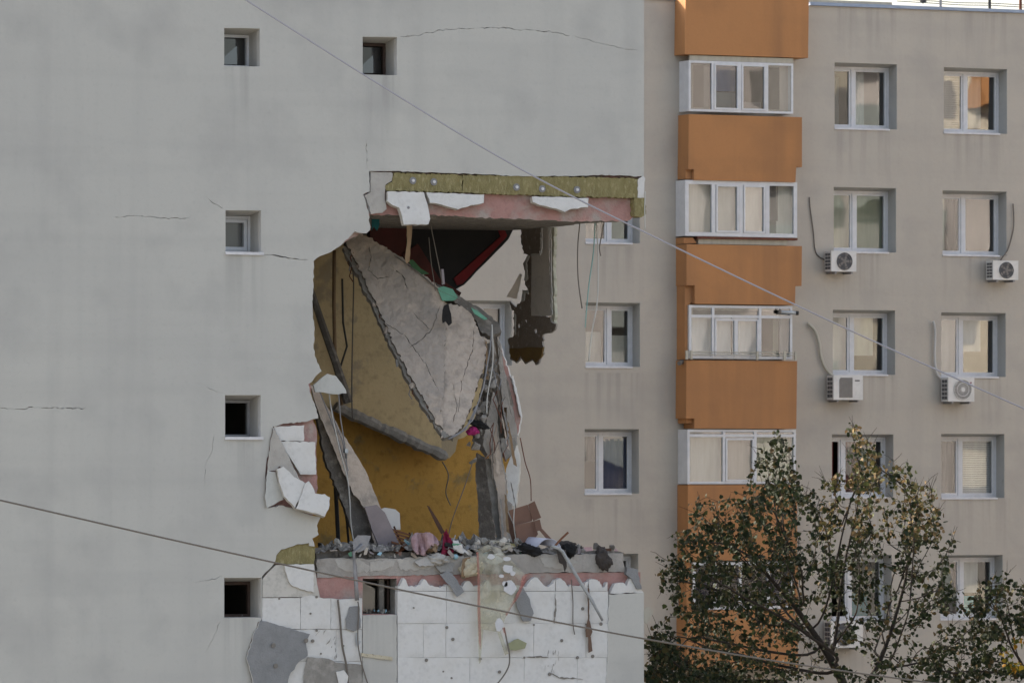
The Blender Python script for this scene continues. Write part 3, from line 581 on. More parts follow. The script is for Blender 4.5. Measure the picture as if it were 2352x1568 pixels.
def sl3(t): 
    q = [(797, 565), (835, 640), (873, 715), (905, 790), (938, 855), (988, 940), (1030, 1003)]
    i = min(int(t * 6), 5); f = t * 6 - i
    return q[i][0] + (q[i + 1][0] - q[i][0]) * f, q[i][1] + (q[i + 1][1] - q[i][1]) * f
edge_l = [sl3(i / 64) for i in range(65)]
strip = [(u + 5 + rr.uniform(-1.5, 1.5), v - 2) for u, v in edge_l] + [(u - 9 + rr.uniform(-2, 2) + 5 * noise.noise(Vector((v * 0.02, 1, 2))), v + 4 + rr.uniform(-1.5, 1.5)) for u, v in edge_l[::-1]]
MB().prism(strip, lambda u, v: PL(u, v, p0 + nn * 0.06, nn), nn * 0.12).build('broken_edge', M['conc'], SLB)
mbb = MB()
for i in range(22):
    u, v = sl3(rr.random()); c = PL(u - 3 + rr.uniform(-7, 6), v + 2 + rr.uniform(-5, 5), p0 + nn * 0.06, nn); s_ = rr.uniform(0.012, 0.05)
    pts = [c + Vector((rr.uniform(-s_, s_), rr.uniform(-s_, s_), rr.uniform(-s_, s_) * 1.6)) for _ in range(9)]
    bm = bmesh.new(); [bm.verts.new(p) for p in pts]; r_ = bmesh.ops.convex_hull(bm, input=bm.verts)
    bm.verts.ensure_lookup_table(); ix = {vv: k for k, vv in enumerate(bm.verts)}
    mbb.add([vv.co.copy() for vv in bm.verts], [[ix[vv] for vv in f.verts] for f in bm.faces], i % 2); bm.free()
mbb.build('edge_crumbs', [M['conc'], M['slab2']], SLB, kind='stuff')
for i in range(14):     # bent reinforcement sticking out of the edge
    u, v = sl3(rr.uniform(0.05, 0.98)); L = rr.uniform(12, 34); s = rr.choice((-1, -1, 1)); y = -0.02
    a = PL(u, v, p0 + nn * 0.08, nn)
    off = [Vector((0, 0, 0)), RV * (-L * 0.4 * 0.0066) + ZV * (s * -L * 0.1 * 0.0066), RV * (-L * 0.55 * 0.0066) + ZV * (s * -L * 0.7 * 0.0066), RV * (-L * 0.3 * 0.0066) + ZV * (s * -L * 1.1 * 0.0066)]
    MB().tube([a + o for o in off], 0.009, 5).build('rebar', M['rust'] if i % 3 else M['steel'], SLB)
for i, q in enumerate([[(1036, 1004), (1060, 990), (1085, 965), (1110, 890), (1126, 800), (1130, 750)], [(1030, 1008), (1048, 1000), (1070, 985), (1096, 930)], [(905, 585), (960, 625), (1010, 668), (1060, 690), (1130, 738)]]):
    MB().tube([PL(u, v, p0 - nn * 0.03, nn) for u, v in q], 0.012, 5).build('rebar', M['steel'] if i < 2 else M['conc_d'], SLB)
MB().prism([(1005, 662), (1018, 657), (1040, 664), (1052, 684), (1040, 690), (1016, 690)], lambda u, v: PL(u, v, p0 - nn * 0.04, nn), nn * 0.02).build('lino_scrap', M['mint'], SLB)
MB().prism([(1082, 706), (1096, 712), (1120, 732), (1112, 734), (1090, 720)], lambda u, v: PL(u, v, p0 - nn * 0.04, nn), nn * 0.02).build('lino_scrap', M['mint'], SLB)
MB().prism([(938, 598), (948, 596), (966, 616), (985, 628), (968, 630), (950, 618)], lambda u, v: PL(u, v, p0 - nn * 0.02, nn), nn * 0.02).build('lino_scrap', M['green'], SLB)

# leaning pieces on the left of the hole
TL = P(850, 1272, 1.0)
S2 = empty('fallen_wall_strip', TL, None, 'long pale brown wall strip leaning from the left edge down into the debris', 'wall panel')
MB().prism(jag([(712, 884), (722, 886), (742, 916), (776, 976), (806, 1024), (842, 1085), (871, 1158), (905, 1262), (862, 1262), (843, 1172), (808, 1127), (779, 1060), (745, 978), (724, 925)], 1.6, 9, 84), lambda u, v: P(u, v, 0.9 + 0.0006 * (v - 880)), Vector((0.05, 0.14, 0))).build('panel_face', M['slab2'], S2)
MB().prism(jag([(726, 926), (746, 978), (780, 1060), (809, 1127), (844, 1172), (862, 1262), (822, 1262), (800, 1190), (776, 1127), (750, 1064), (732, 980)], 2.0, 8, 85), lambda u, v: P(u, v, 1.05 + 0.0006 * (v - 880)), Vector((0.05, 0.2, 0))).build('panel_edge', M['conc_d'], S2)
for q in [[(756, 912), (766, 960), (786, 1010), (796, 1052)], [(778, 905), (782, 960), (795, 1040), (800, 1120), (806, 1200)], [(735, 900), (768, 985), (800, 1080)]]:
    MB().tube([P(u, v, 0.84 + 0.0005 * (v - 880)) for u, v in q], 0.011, 5).build('rebar', M['steel'], S2)
MB().box(P(788, 1040, 0.8), P(800, 1030, 0.72)).build('hinge', M['zinc'], S2); MB().box(P(792, 1052, 0.8), P(797, 1036, 0.72)).build('hinge', M['zinc'], S2)
piece('render_slab', [(720, 884), (738, 868), (752, 858), (772, 863), (790, 888), (796, 903), (770, 905), (745, 901), (724, 900)], 0.28, 0.1, M['flap_l'], 'pale wedge of render jutting into the hole from its left edge', 'render fragment', side=M['eps'])
MB().tube([P(766, 1000, 1.6), P(771, 1120, 1.6), P(778, 1262, 1.6)], 0.035, 6).build('steel_post', M['wire_k'], None, 'black post standing in the dark left side of the hole', 'post')
MB().tube([P(788, 1130, 1.5), P(797, 1200, 1.5), P(802, 1258, 1.5)], 0.02, 6).build('steel_post', M['wire_k'], None, 'thin dark rod beside the black post behind the leaning wall strip', 'rod')
piece('lilac_board', [(838, 1164), (866, 1159), (884, 1176), (928, 1272), (912, 1279), (880, 1277), (856, 1220)], 0.55, 0.12, M['lilac'], 'greyish lilac upholstered board leaning on the debris', 'board', a=0.001, b=0.002, jg=0.4)
piece('white_cabinet_panel', [(872, 1170), (884, 1165), (908, 1169), (918, 1178), (920, 1216), (898, 1214), (884, 1200)], 1.3, 0.05, M['white'], 'white rounded furniture panel behind the lilac board', 'panel', jg=0.2)

# broken wall edge and leaning panels on the right of the hole
S3 = empty('leaning_panel_stack', P(1140, 1245, 1.5), None, 'stack of broken wall panels leaning upright beside the ochre wall', 'wall panel')
for nm, pl, Y, m, sd_ in [
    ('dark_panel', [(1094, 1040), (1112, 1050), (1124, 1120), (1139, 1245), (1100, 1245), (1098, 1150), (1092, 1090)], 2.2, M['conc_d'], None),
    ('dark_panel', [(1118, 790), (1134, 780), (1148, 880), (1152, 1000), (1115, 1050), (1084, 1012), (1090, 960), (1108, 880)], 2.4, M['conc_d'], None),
    ('pale_panel', [(1132, 900), (1140, 926), (1139, 968), (1124, 1053), (1109, 1022), (1117, 973), (1126, 930)], 1.45, M['conc_l'], M['conc']),
    ('grey_panel', [(1114, 1052), (1127, 1052), (1135, 1100), (1143, 1150), (1151, 1245), (1141, 1245), (1130, 1164), (1120, 1100)], 1.6, M['conc'], None),
    ('pink_panel', [(1126, 1052), (1139, 970), (1147, 1032), (1162, 1105), (1161, 1122), (1167, 1245), (1152, 1245), (1141, 1120)], 1.5, M['slab2'], M['conc']),
    ('beige_panel', [(1126, 762), (1140, 750), (1146, 800), (1151, 885), (1154, 924), (1146, 930), (1141, 880), (1134, 820)], 2.0, M['slab2'], M['conc_d']),
    ('grey_panel', [(1141, 770), (1148, 790), (1156, 850), (1168, 890), (1180, 960), (1187, 1003), (1168, 1004), (1158, 960), (1152, 905)], 1.9, M['conc_l'], M['conc']),
    ('pink_panel', [(1148, 790), (1158, 822), (1176, 880), (1186, 915), (1196, 962), (1191, 992), (1186, 1003), (1178, 950), (1167, 890), (1156, 850)], 2.0, M['pink'], M['eps']),
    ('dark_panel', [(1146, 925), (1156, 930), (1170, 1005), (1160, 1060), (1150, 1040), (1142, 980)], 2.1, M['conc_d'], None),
    ('grey_panel', [(1150, 1006), (1184, 1003), (1186, 1020), (1178, 1040), (1160, 1056), (1152, 1030)], 1.8, M['conc'], None),
    ('foam_panel', [(1179, 1038), (1187, 1022), (1193, 1060), (1192, 1092), (1184, 1162), (1166, 1158), (1162, 1078), (1172, 1050)], 1.85, M['eps'], M['eps_old']),
    ('foam_panel', [(1176, 862), (1180, 876), (1192, 930), (1197, 958), (1193, 950), (1184, 905)], 1.95, M['eps'], None),
    ('grey_panel', [(1164, 1150), (1174, 1158), (1178, 1245), (1168, 1245)], 1.7, M['conc_l'], M['conc'])]:
    MB().prism(jag(pl, 1.4, 7, int(pl[0][0] + pl[0][1])), lambda u, v: P(u, v, Y + 0.0008 * (v - 1000)), Vector((0.08, 0.12, 0)), (), 0, 0 if sd_ is None else 1).build(nm, [m] if sd_ is None else [m, sd_], S3)
MB().box(P(1158, 1006, 1.7), P(1164, 935, 1.6)).build('wooden_batten', M['wood'], S3)
rs3 = random.Random(31)
def axis_u(v): return 1136 + (v - 760) * 0.075 + (8 if v > 1000 else 0)
for i in range(13):
    v0 = rs3.uniform(765, 1150); L_ = rs3.uniform(35, 120); v1 = min(v0 + L_, 1244); u0 = axis_u(v0) + rs3.uniform(-26, 24); u1 = u0 + (v1 - v0) * rs3.uniform(0.0, 0.22); w_ = rs3.uniform(1.5, 6)
    MB().prism(jag([(u0 - w_ * .3, v0), (u0 + w_ * .5, v0 + 4), (u1 + w_, v1), (u1 - w_ * .6, v1 - 5)], 0.8, 8, 500 + i), lambda u, v: P(u, v, rs3.uniform(1.35, 1.36) + 0.0008 * (v - 1000)), Vector((0.02, 0.04, 0))).build('splinter', rs3.choice([M['conc'], M['conc_l'], M['slab2'], M['conc_d'], M['wood'], M['conc_d']]), S3)
for i in range(14):
    v0 = rs3.uniform(770, 1010); u0 = axis_u(v0) + rs3.uniform(-30, 16); q = [(u0, v0)]
    for _ in range(4): q.append((q[-1][0] + rs3.uniform(-12, 9), q[-1][1] + rs3.uniform(4, 26)))
    MB().tube([P(u, v, 1.2 + rs3.uniform(-.05, .05)) for u, v in q], 0.008, 5).build('rebar', rs3.choice([M['rust'], M['steel'], M['wire_b']]), S3)

# ------------------------------------------------------------------ loose things in the debris
def heap(name, prof, Y0, Y1, m, label):
    """bumpy ridge of fine rubble: prof = (u, top v) along the floor edge"""
    n_ = 120; k_ = 8; vs = []
    for i in range(n_ + 1):
        u = prof[0][0] + (prof[-1][0] - prof[0][0]) * i / n_
        for a, b in zip(prof[:-1], prof[1:]):
            if a[0] <= u <= b[0]: top = a[1] + (b[1] - a[1]) * (u - a[0]) / (b[0] - a[0])
        for j in range(k_ + 1):
            t = j / k_; y = Y0 + (Y1 - Y0) * t; h = math.sin(math.pi * min(1, 0.12 + t * 0.9)) ** 0.7
            p = P(u, 1272, y); ht = (1272 - top) / 150 * h
            q = Vector((u * 0.06, t * 3, 4)); ht *= 1 + 0.6 * noise.noise(q) + 0.5 * noise.noise(q * 3.1) + 0.3 * noise.noise(q * 8)
            vs.append(p + Vector((0, 0.08 * noise.noise(q * 4), max(-0.12, ht - 0.04))))
    fs_ = [(i * (k_ + 1) + j, (i + 1) * (k_ + 1) + j, (i + 1) * (k_ + 1) + j + 1, i * (k_ + 1) + j + 1) for i in range(n_) for j in range(k_)]
    o = MB().add(vs, fs_).build(name, m, None, label, 'rubble'); o['kind'] = 'stuff'; return o
heap('rubble_heap', [(728, 1254), (770, 1240), (830, 1242), (890, 1248), (950, 1236), (1010, 1236), (1060, 1234), (1120, 1234), (1190, 1246), (1280, 1258), (1330, 1260), (1420, 1266), (1432, 1272)], 0.14, 1.5, mat('rubble_dust', (0.27, 0.255, 0.235), (0.13, 0.12, 0.11), 7, (0.38, 0.36, 0.33), 11, (0.52, 0.62), 0.95, 1.0, 24, grime=0.5), 'dusty heap of fine rubble along the broken floor edge')
hulls = []
for k in range(7):
    rk = random.Random(100 + k); bm = bmesh.new()
    for _ in range(11):
        d = Vector((rk.gauss(0, 1), rk.gauss(0, 1), rk.gauss(0, 1))).normalized(); bm.verts.new((d.x, d.y * 0.9, d.z * rk.uniform(0.5, 0.9)))
    r_ = bmesh.ops.convex_hull(bm, input=bm.verts); 
    loose = [vv for vv in bm.verts if not vv.link_faces]; bmesh.ops.delete(bm, geom=loose, context='VERTS')
    me = bpy.data.meshes.new('rubble_chunk'); bm.to_mesh(me); bm.free(); hulls.append(me)
hm = {}
def chunk(u, v, Y, s, m, label, group, name='rubble_chunk'):
    key = (rr.randrange(7), m.name)
    if key not in hm: me = hulls[key[0]].copy(); me.materials.append(m); hm[key] = me
    o = bpy.data.objects.new(name, hm[key]); COL.objects.link(o); o.location = P(u, v, Y)
    o.rotation_euler = (rr.uniform(0, 6), rr.uniform(0, 6), rr.uniform(0, 6)); o.scale = (s * rr.uniform(.8, 1.3), s * rr.uniform(.8, 1.2), s * rr.uniform(.7, 1.1))
    tag(o, label, 'rubble', group); return o
for i in range(46):
    t = rr.random(); u = 1130 - 42 * t + rr.uniform(-13, 12); v = 835 + 185 * t + rr.uniform(-12, 12)
    chunk(u, v, 1.25 + rr.uniform(-.1, .3), rr.uniform(0.045, 0.12), rr.choice([M['conc'], M['conc'], M['conc_l'], M['conc_d']]), 'grey concrete lump caught between the hanging slab and the leaning panels', 'lumps caught beside the hanging slab')
chunk(1086, 1056, 1.2, 0.085, M['conc'], 'round grey lump dangling below the tip of the hanging slab', 'x')['group'] = 'lump below the slab tip'
def zoned(u):
    m_, c_ = rr.choice([(M['conc'], 'grey'), (M['conc_l'], 'pale'), (M['conc_d'], 'dark'), (M['conc_d'], 'dark'), (M['eps_old'], 'white foam')])
    z_ = 'left of the lilac board' if u < 850 else 'beside the pink cloth' if u < 1010 else 'around the plastic sheet' if u < 1180 else 'under the cardboard box' if u < 1300 else 'near the outer corner'
    return m_, 'small %s rubble lump on the floor edge %s' % (c_, z_), '%s rubble %s' % (c_, z_)
for i in range(230):
    u = rr.choice([rr.uniform(735, 1425), rr.uniform(735, 905), rr.uniform(1040, 1200)])
    v = 1262 + rr.uniform(-22, 18) * (1 if u < 1200 else 0.5) + (4 if u < 900 else 0)
    chunk(u, v, rr.uniform(0.15, 0.9), rr.uniform(0.02, 0.07) * (1.3 if 900 < u < 1180 else 1), *zoned(u))
for i in range(14):
    u = rr.uniform(838, 905); chunk(u, 1404 + rr.uniform(-4, 3), 0.2 + rr.uniform(-.04, .1), rr.uniform(0.018, 0.035), rr.choice([M['conc'], M['conc_d'], M['blue']]), 'small crumb of rubble on the sill of the broken low window', 'crumbs on the low window sill')

def lump(name, u, v, Y, ru, rv, m, label, cat, seed=1, crumple=0.35, rot=0.0, depth=None, parent=None):
    c = P(u, v, Y); k = (c - CAM).dot(DV) / F; rx, rz = ru * k, rv * k; ry = depth or min(rx, rz)
    bm = bmesh.new(); bmesh.ops.create_icosphere(bm, subdivisions=4, radius=1); sv = Vector((seed * 3.1, seed * 1.7, seed))
    mb = MB(); ca, sa = math.cos(rot), math.sin(rot)
    vs = []
    for q in bm.verts:
        d = 1 + crumple * noise.noise(q.co * 1.6 + sv) + crumple * 0.9 * (abs(noise.noise(q.co * 3.6 + sv)) - 0.2) + crumple * 0.6 * (abs(noise.noise(Vector((q.co.x * 9, q.co.y * 9, q.co.z * 2.5)) + sv)) - 0.2)
        p = q.co * d; x, z = p.x * rx, p.z * rz
        vs.append(c + RV * (x * ca - z * sa) + Vector((0, p.y * ry, 0)) + ZV * (x * sa + z * ca))
    ix = {q: i for i, q in enumerate(bm.verts)}
    mb.add(vs, [[ix[q] for q in f.verts] for f in bm.faces]); bm.free()
    return mb.build(name, m, parent, label, cat, smooth=True)
lump('cloth_bundle', 985, 1258, 0.2, 17, 10, M['wood'], 'tan and brown folded bundle beside the pink cloth', 'bundle', 6, 0.5)
lump('shoe', 1086, 990, 1.1, 13, 9, M['m_cloth'], 'magenta cloth stuck beside the tip of the hanging slab', 'cloth', 7, 0.4)
lump('glove', 1098, 974, 1.05, 20, 8, M['k_cloth'], 'black rag lying over the magenta cloth', 'cloth', 8, 0.5, -0.35)
piece('black_cloth', [(1020, 702), (1030, 696), (1036, 720), (1038, 742), (1031, 748), (1024, 738), (1017, 742), (1016, 722)], 1.2, 0.03, M['k_cloth'], 'black rag hanging on the cracked slab', 'cloth')
piece('teal_cloth', [(853, 496), (873, 496), (872, 515), (866, 530), (858, 520), (854, 530)], 0.9, 0.04, M['teal'], 'dark teal cloth in the upper left corner of the hole', 'cloth')
lump('cream_pillow', 1083, 1303, -0.02, 28, 20, M['cream'], 'cream patterned pillow hanging at the broken floor edge', 'pillow', 9, 0.3, 0.5, 0.14)
lump('black_bag', 1216, 1263, 0.12, 24, 13, M['k_cloth'], 'black rag below the cardboard box', 'cloth', 10, 0.5, -0.3)
lump('black_bag', 1306, 1264, 0.10, 14, 15, M['k_cloth'], 'black rag beside the top of the fallen pipe', 'cloth', 11, 0.5)
lump('brown_cloth', 1290, 1250, 0.3, 30, 8, M['d_cloth'], 'dark brown rag lying under the curled pale sheet', 'cloth', 12, 0.5)
lump('dark_garment', 1386, 1284, 0.04, 14, 26, M['d_cloth'], 'dark garment draped over the beam near the outer corner', 'garment', 13, 0.5, 0.25, 0.1)
lump('grey_bundle', 1000, 1285, 0.1, 26, 13, M['flap'], 'pale dusty heap in front of the pink cloth', 'heap', 15, 0.5)
lump('blue_cup', 1046, 1278, 0.05, 6, 6, M['blue'], 'small pale blue plastic thing on the debris', 'plastic scrap', 16, 0.2)
lump('plaster_heap', 1125, 1258, 0.5, 46, 16, M['cream'], 'dusty cream heap behind the torn plastic sheet', 'heap', 17, 0.5, 0.0, 0.25)
piece('yellow_foam', [(1145, 1246), (1188, 1248), (1190, 1255), (1146, 1256)], 0.35, 0.2, M['yell'], 'yellow foam strip on the broken floor edge', 'foam strip', jg=0.8)
# slatted wooden rack
rk_ = empty('slatted_rack', P(925, 1270, 0.6), None, 'broken reddish wooden slatted rack behind the lilac board', 'slats')
for i in range(7):
    MB().prism([(892 + i * 2, 1210 + i * 8), (960 + i, 1232 + i * 7.5), (960 + i, 1236 + i * 7.5), (892 + i * 2, 1214.5 + i * 8)], lambda u, v: P(u, v, 0.75 - i * 0.04), Vector((0, 0.02, 0))).build('slat', M['wood_m'], rk_)
for q in [[(905, 1208), (932, 1272)], [(940, 1222), (957, 1275)]]: MB().tube([P(u, v, 0.78) for u, v in q], 0.015, 5).build('rail', M['wood_d'], rk_)
piece('plank', [(981, 1160), (986, 1162), (1004, 1190), (1022, 1222), (1014, 1226), (998, 1196)], 0.6, 0.03, M['wood_d'], 'dark brown splintered plank rising from the debris', 'plank', jg=0.3)
for i, (a, b) in enumerate([((1020, 1282), (1034, 1235)), ((1036, 1260), (1046, 1228)), ((1008, 1276), (1030, 1240))]):
    MB().tube([P(*a, 0.2), P(*b, 0.3)], 0.009, 5).build('stick', M['conc_l'], None, ['thin pale stick in front of the crimson cloth', 'thin pale stick right of the crimson cloth', 'thin pale stick left of the crimson cloth'][i], 'stick')
# cardboard box, opened out
cb = empty('cardboard_box', P(1205, 1240, 0.6), None, 'brown opened cardboard box on the broken floor edge', 'box')
for nm, pl, Y, a in [('panel', [(1168, 1172), (1212, 1158), (1223, 1190), (1222, 1196), (1182, 1206)], 0.60, 0.002), ('panel', [(1213, 1158), (1228, 1150), (1243, 1188), (1225, 1196)], 0.58, -0.004), ('panel', [(1182, 1206), (1226, 1196), (1236, 1226), (1225, 1240), (1190, 1248)], 0.55, 0.003),
                   ('flap', [(1226, 1196), (1240, 1192), (1245, 1215), (1232, 1220)], 0.5, -0.003), ('flap', [(1238, 1216), (1246, 1214), (1268, 1238), (1258, 1240)], 0.5, 0.0), ('panel', [(1166, 1176), (1180, 1206), (1192, 1246), (1178, 1246), (1170, 1220)], 0.75, 0.0)]:
    uc = sum(p[0] for p in pl) / len(pl)
    MB().prism(pl, lambda u, v: P(u, v, Y + a * (u - uc)), Vector((0.003, 0.012, 0))).build(nm, M['card'], cb)
# curled sheet
mb = MB(); vs = []; n1 = 16
for i in range(n1 + 1):
    q = math.pi * (1.02 - 0.95 * i / n1)
    c0 = P(1262, 1266, 0.15); c1 = P(1212, 1252, 0.6)
    for c, r_ in ((c0, 0.19), (c1, 0.13)): vs.append(c + RV * (math.cos(q) * r_) + ZV * (math.sin(q) * r_ * 1.05))
mb.add(vs, [(2 * i, 2 * i + 1, 2 * i + 3, 2 * i + 2) for i in range(n1)])
cs = mb.build('curled_sheet', M['paper'], None, 'pale bluish sheet curled into an arch on the floor edge', 'sheet', smooth=True)
sm = cs.modifiers.new('thick', 'SOLIDIFY'); sm.thickness = 0.008
MB().tube([P(1272, 1256, 0.05), P(1290, 1236, 0.03), P(1305, 1222, 0.02)], 0.018, 6).build('red_stick', M['wood_m'], None, 'short reddish stick pointing up beside the curled sheet', 'stick')
pp = [(1266, 1253), (1282, 1258), (1292, 1266), (1320, 1315), (1360, 1380), (1384, 1424)]
MB().tube([P(u, v, -0.10 - 0.0004 * (v - 1250)) for u, v in pp], [0.024, 0.027, 0.027, 0.027, 0.026, 0.02], 10).build('fallen_pipe', M['steel_p'], None, 'pale grey metal pipe leaning down across the white foam wall', 'pipe', smooth=True)
for nm, q, m, lb in [('hanging_strip', [(1352, 1340), (1350, 1346), (1354, 1352), (1353, 1420), (1361, 1450), (1356, 1462), (1346, 1462), (1345, 1446), (1351, 1420), (1350, 1360)], M['brstrip'], 'thin brown strip hanging on the foam wall right of the pipe'),
                 ('hanging_strip', [(1351, 1462), (1357, 1461), (1361, 1494), (1352, 1498)], M['brstrip'], 'short brown strap end below the thin brown strip')]:
    piece(nm, q, -0.05, 0.02, m, lb, 'strip', jg=0.4)
piece('grey_scrap', [(1010, 1318), (1030, 1310), (1045, 1325), (1066, 1358), (1050, 1370), (1034, 1345), (1018, 1328)], -0.04, 0.015, M['cement'], 'bent grey scrap hanging from the floor edge beside the window', 'scrap', b=-0.001)
piece('grey_board', [(1184, 1366), (1200, 1345), (1213, 1368), (1226, 1408), (1220, 1424), (1202, 1426), (1188, 1395)], -0.05, 0.05, M['cement'], 'grey broken board hanging behind the plastic sheet', 'board', b=-0.0005)
MB().prism([(1278, 1258), (1300, 1262), (1302, 1300), (1298, 1312), (1294, 1296), (1286, 1292)], lambda u, v: P(u, v, -0.02), Vector((0, 0.02, 0))).build('black_rag', M['d_cloth'], None, 'dark rag hanging behind the top of the fallen pipe', 'cloth')
# metal downpipe with funnel
dp = empty('downpipe', P(818, 1372, 0.0), None, 'bent grey metal downpipe with torn funnel at the floor edge', 'pipe')
MB().prism(jag([(810, 1244), (822, 1228), (852, 1230), (846, 1248), (838, 1262), (822, 1268), (812, 1262)], 1, 6, 91), lambda u, v: P(u, v, 0.0), Vector((0.02, 0.05, 0))).build('funnel', M['steel'], dp)
MB().tube([P(833, 1255, 0.02), P(836, 1300, -0.03), P(842, 1345, -0.05), P(845, 1372, -0.05)] if False else [P(832, 1250, 0.0), P(812, 1268, 0.0), P(815, 1300, -0.03), P(818, 1345, -0.05), P(820, 1378, -0.05)], 0.032, 9).build('pipe', M['steel'], dp, smooth=True)
piece('grey_fragment', [(803, 1393), (826, 1391), (829, 1440), (812, 1450), (796, 1444), (794, 1420)], -0.02, 0.03, M['cement'], 'grey render fragment clinging to the foam beside the broken low window', 'fragment')
MB().prism([(818, 1452), (823, 1452), (824, 1470), (829, 1472), (822, 1486), (817, 1472)], lambda u, v: P(u, v, -0.01), Vector((0, 0.012, 0))).build('metal_tip', M['zinc'], None, 'bright metal strip end below the grey fragment', 'metal strip')
piece('foam_offcut', [(830, 1498), (902, 1508), (901, 1516), (830, 1506)], -0.02, 0.04, M['cream'], 'narrow cream foam strip stuck on the render under the low window', 'foam strip', jg=0.8)
# torn insulation at the left edge
T1 = empty('torn_insulation', P(680, 1190, -0.1), None, 'torn white foam and grey render peeling from the left edge of the hole', 'insulation')
for nm, pl, Y, th, m, sd_ in [('foam_board', [(629, 979), (699, 976), (698, 1012), (644, 1012)], 0.02, 0.09, M['eps'], M['eps']), ('foam_board', [(645, 1013), (724, 1015), (726, 1089), (690, 1089), (664, 1046)], 0.015, 0.09, M['eps'], M['eps']),
                          ('render_flap', [(627, 981), (646, 1015), (690, 1108), (676, 1094), (641, 1070), (632, 1080), (614, 1080), (620, 1024)], -0.03, 0.02, M['flap'], M['flap']),
                          ('render_flap', [(614, 1080), (632, 1083), (640, 1110), (650, 1147), (634, 1155), (613, 1166), (608, 1140)], -0.05, 0.02, M['flap_l'], M['flap']),
                          ('foam_chunk', [(636, 1076), (651, 1071), (676, 1095), (701, 1109), (690, 1140), (678, 1166), (652, 1138), (641, 1106)], -0.14, 0.1, M['eps'], M['eps_old']),
                          ('foam_chunk', [(701, 1110), (709, 1104), (717, 1115), (724, 1133), (746, 1134), (758, 1142), (755, 1168), (746, 1186), (717, 1177), (680, 1167), (691, 1140)], -0.17, 0.13, M['eps'], M['eps_old'])]:
    MB().prism(jag(pl, 1.3, 7, int(pl[0][0] * 2 + pl[1][1])), lambda u, v: P(u, v, Y - 0.0007 * (v - 1100) * (1 if 'chunk' in nm else 0)), Vector((0.02, th, -0.02 if 'chunk' in nm else 0)), (), 0, 1).build(nm, [m, sd_], T1)
T2 = empty('peeled_render', P(650, 1560, -0.05), None, 'bluish grey peeled render sheet hanging under the lowest small window', 'render sheet')
MB().prism(jag([(597, 1425), (612, 1426), (650, 1437), (712, 1455), (703, 1475), (707, 1504), (686, 1520), (664, 1552), (650, 1640), (590, 1640), (579, 1552), (567, 1510), (581, 1464)], 1.6, 8, 92), lambda u, v: P(u, v, -0.03 - 0.0003 * (v - 1425)), Vector((0, 0.03, 0)), (), 0, 1).build('sheet', [M['cement'], M['eps']], T2)
for u, v in [(628, 1481), (633, 1528), (703, 1470)]: disc(MB(), P(u, v, -0.07), 0.035, 10, -1, 0.012).build('anchor', M['hole'], T2)
T3 = piece('peeled_render', [(707, 1508), (755, 1512), (771, 1520), (833, 1526), (833, 1640), (700, 1640), (697, 1560), (699, 1536)], -0.02, 0.03, M['conc'], 'brownish grey peeled render sheet at the bottom beside the bluish one', 'render sheet', side=M['eps'])
piece('foam_scrap', [(772, 1578 - 36), (790, 1538), (800, 1552), (796, 1580), (778, 1572)], -0.05, 0.03, M['eps'], 'small white foam scrap on the brownish peeled sheet', 'foam scrap')
# torn plastic sheet with red edges
pm = bpy.data.materials.new('thin_plastic'); pm.use_nodes = True; n = pm.node_tree.nodes; l = pm.node_tree.links; n.clear()
o_ = n.new('ShaderNodeOutputMaterial'); mx = n.new('ShaderNodeMixShader'); tr = n.new('ShaderNodeBsdfTransparent'); tr.inputs[0].default_value = (0.86, 0.85, 0.74, 1)
df = n.new('ShaderNodeBsdfPrincipled'); df.inputs['Base Color'].default_value = (0.52, 0.51, 0.44, 1); df.inputs['Roughness'].default_value = 0.35
tcn = n.new('ShaderNodeTexCoord'); nz_ = n.new('ShaderNodeTexNoise'); nz_.inputs['Scale'].default_value = 4; nz_.inputs['Detail'].default_value = 6
mr = n.new('ShaderNodeMapRange'); mr.inputs[1].default_value = 0.35; mr.inputs[2].default_value = 0.72; mr.inputs[3].default_value = 0.12; mr.inputs[4].default_value = 0.66
l.new(tcn.outputs['Object'], nz_.inputs['Vector']); l.new(nz_.outputs[0], mr.inputs[0]); l.new(mr.outputs[0], mx.inputs[0]); l.new(tr.outputs[0], mx.inputs[1]); l.new(df.outputs[0], mx.inputs[2]); l.new(mx.outputs[0], o_.inputs[0])
ps = empty('plastic_sheet', P(1150, 1530, -0.1), None, 'torn translucent plastic sheet with red edge stripes hanging over the foam wall', 'plastic sheet')
def sheet(name, pl, Y, amp, m, parent, step=9):
    us = [p[0] for p in pl]; vsx = [p[1] for p in pl]; ex = []
    u = min(us)
    while u < max(us):
        v = min(vsx)
        while v < max(vsx):
            if inpoly(u, v, pl): ex.append((u + rr.uniform(-1, 1), v + rr.uniform(-1, 1)))
            v += step
        u += step
    V2, fs_ = tri(pl, (), ex)
    return MB().add([P(a, b, Y + amp * noise.noise(Vector((a * 0.045, b * 0.012, Y * 9))) + amp * 0.5 * noise.noise(Vector((a * 0.12, b * 0.03, 4)))) for a, b in V2], fs_).build(name, m, parent, smooth=True)
sheet('plastic_film', [(1095, 1262), (1120, 1250), (1146, 1258), (1208, 1320), (1196, 1345), (1176, 1390), (1160, 1420), (1150, 1450), (1168, 1500), (1160, 1504), (1142, 1450), (1110, 1445), (1104, 1520), (1100, 1524), (1096, 1400), (1098, 1320)], -0.16, 0.12, pm, ps)
rst = mat('red_stripe', (0.34, 0.10, 0.08), (0.28, 0.11, 0.09), 8, rough=0.6)
_n = rst.node_tree.nodes; _l = rst.node_tree.links; _m = _n.new('ShaderNodeMixShader'); _t = _n.new('ShaderNodeBsdfTransparent'); _m.inputs[0].default_value = 0.62
_l.new(_t.outputs[0], _m.inputs[1]); _l.new(_n['Principled BSDF'].outputs[0], _m.inputs[2]); _l.new(_m.outputs[0], _n['Material Output'].inputs[0])
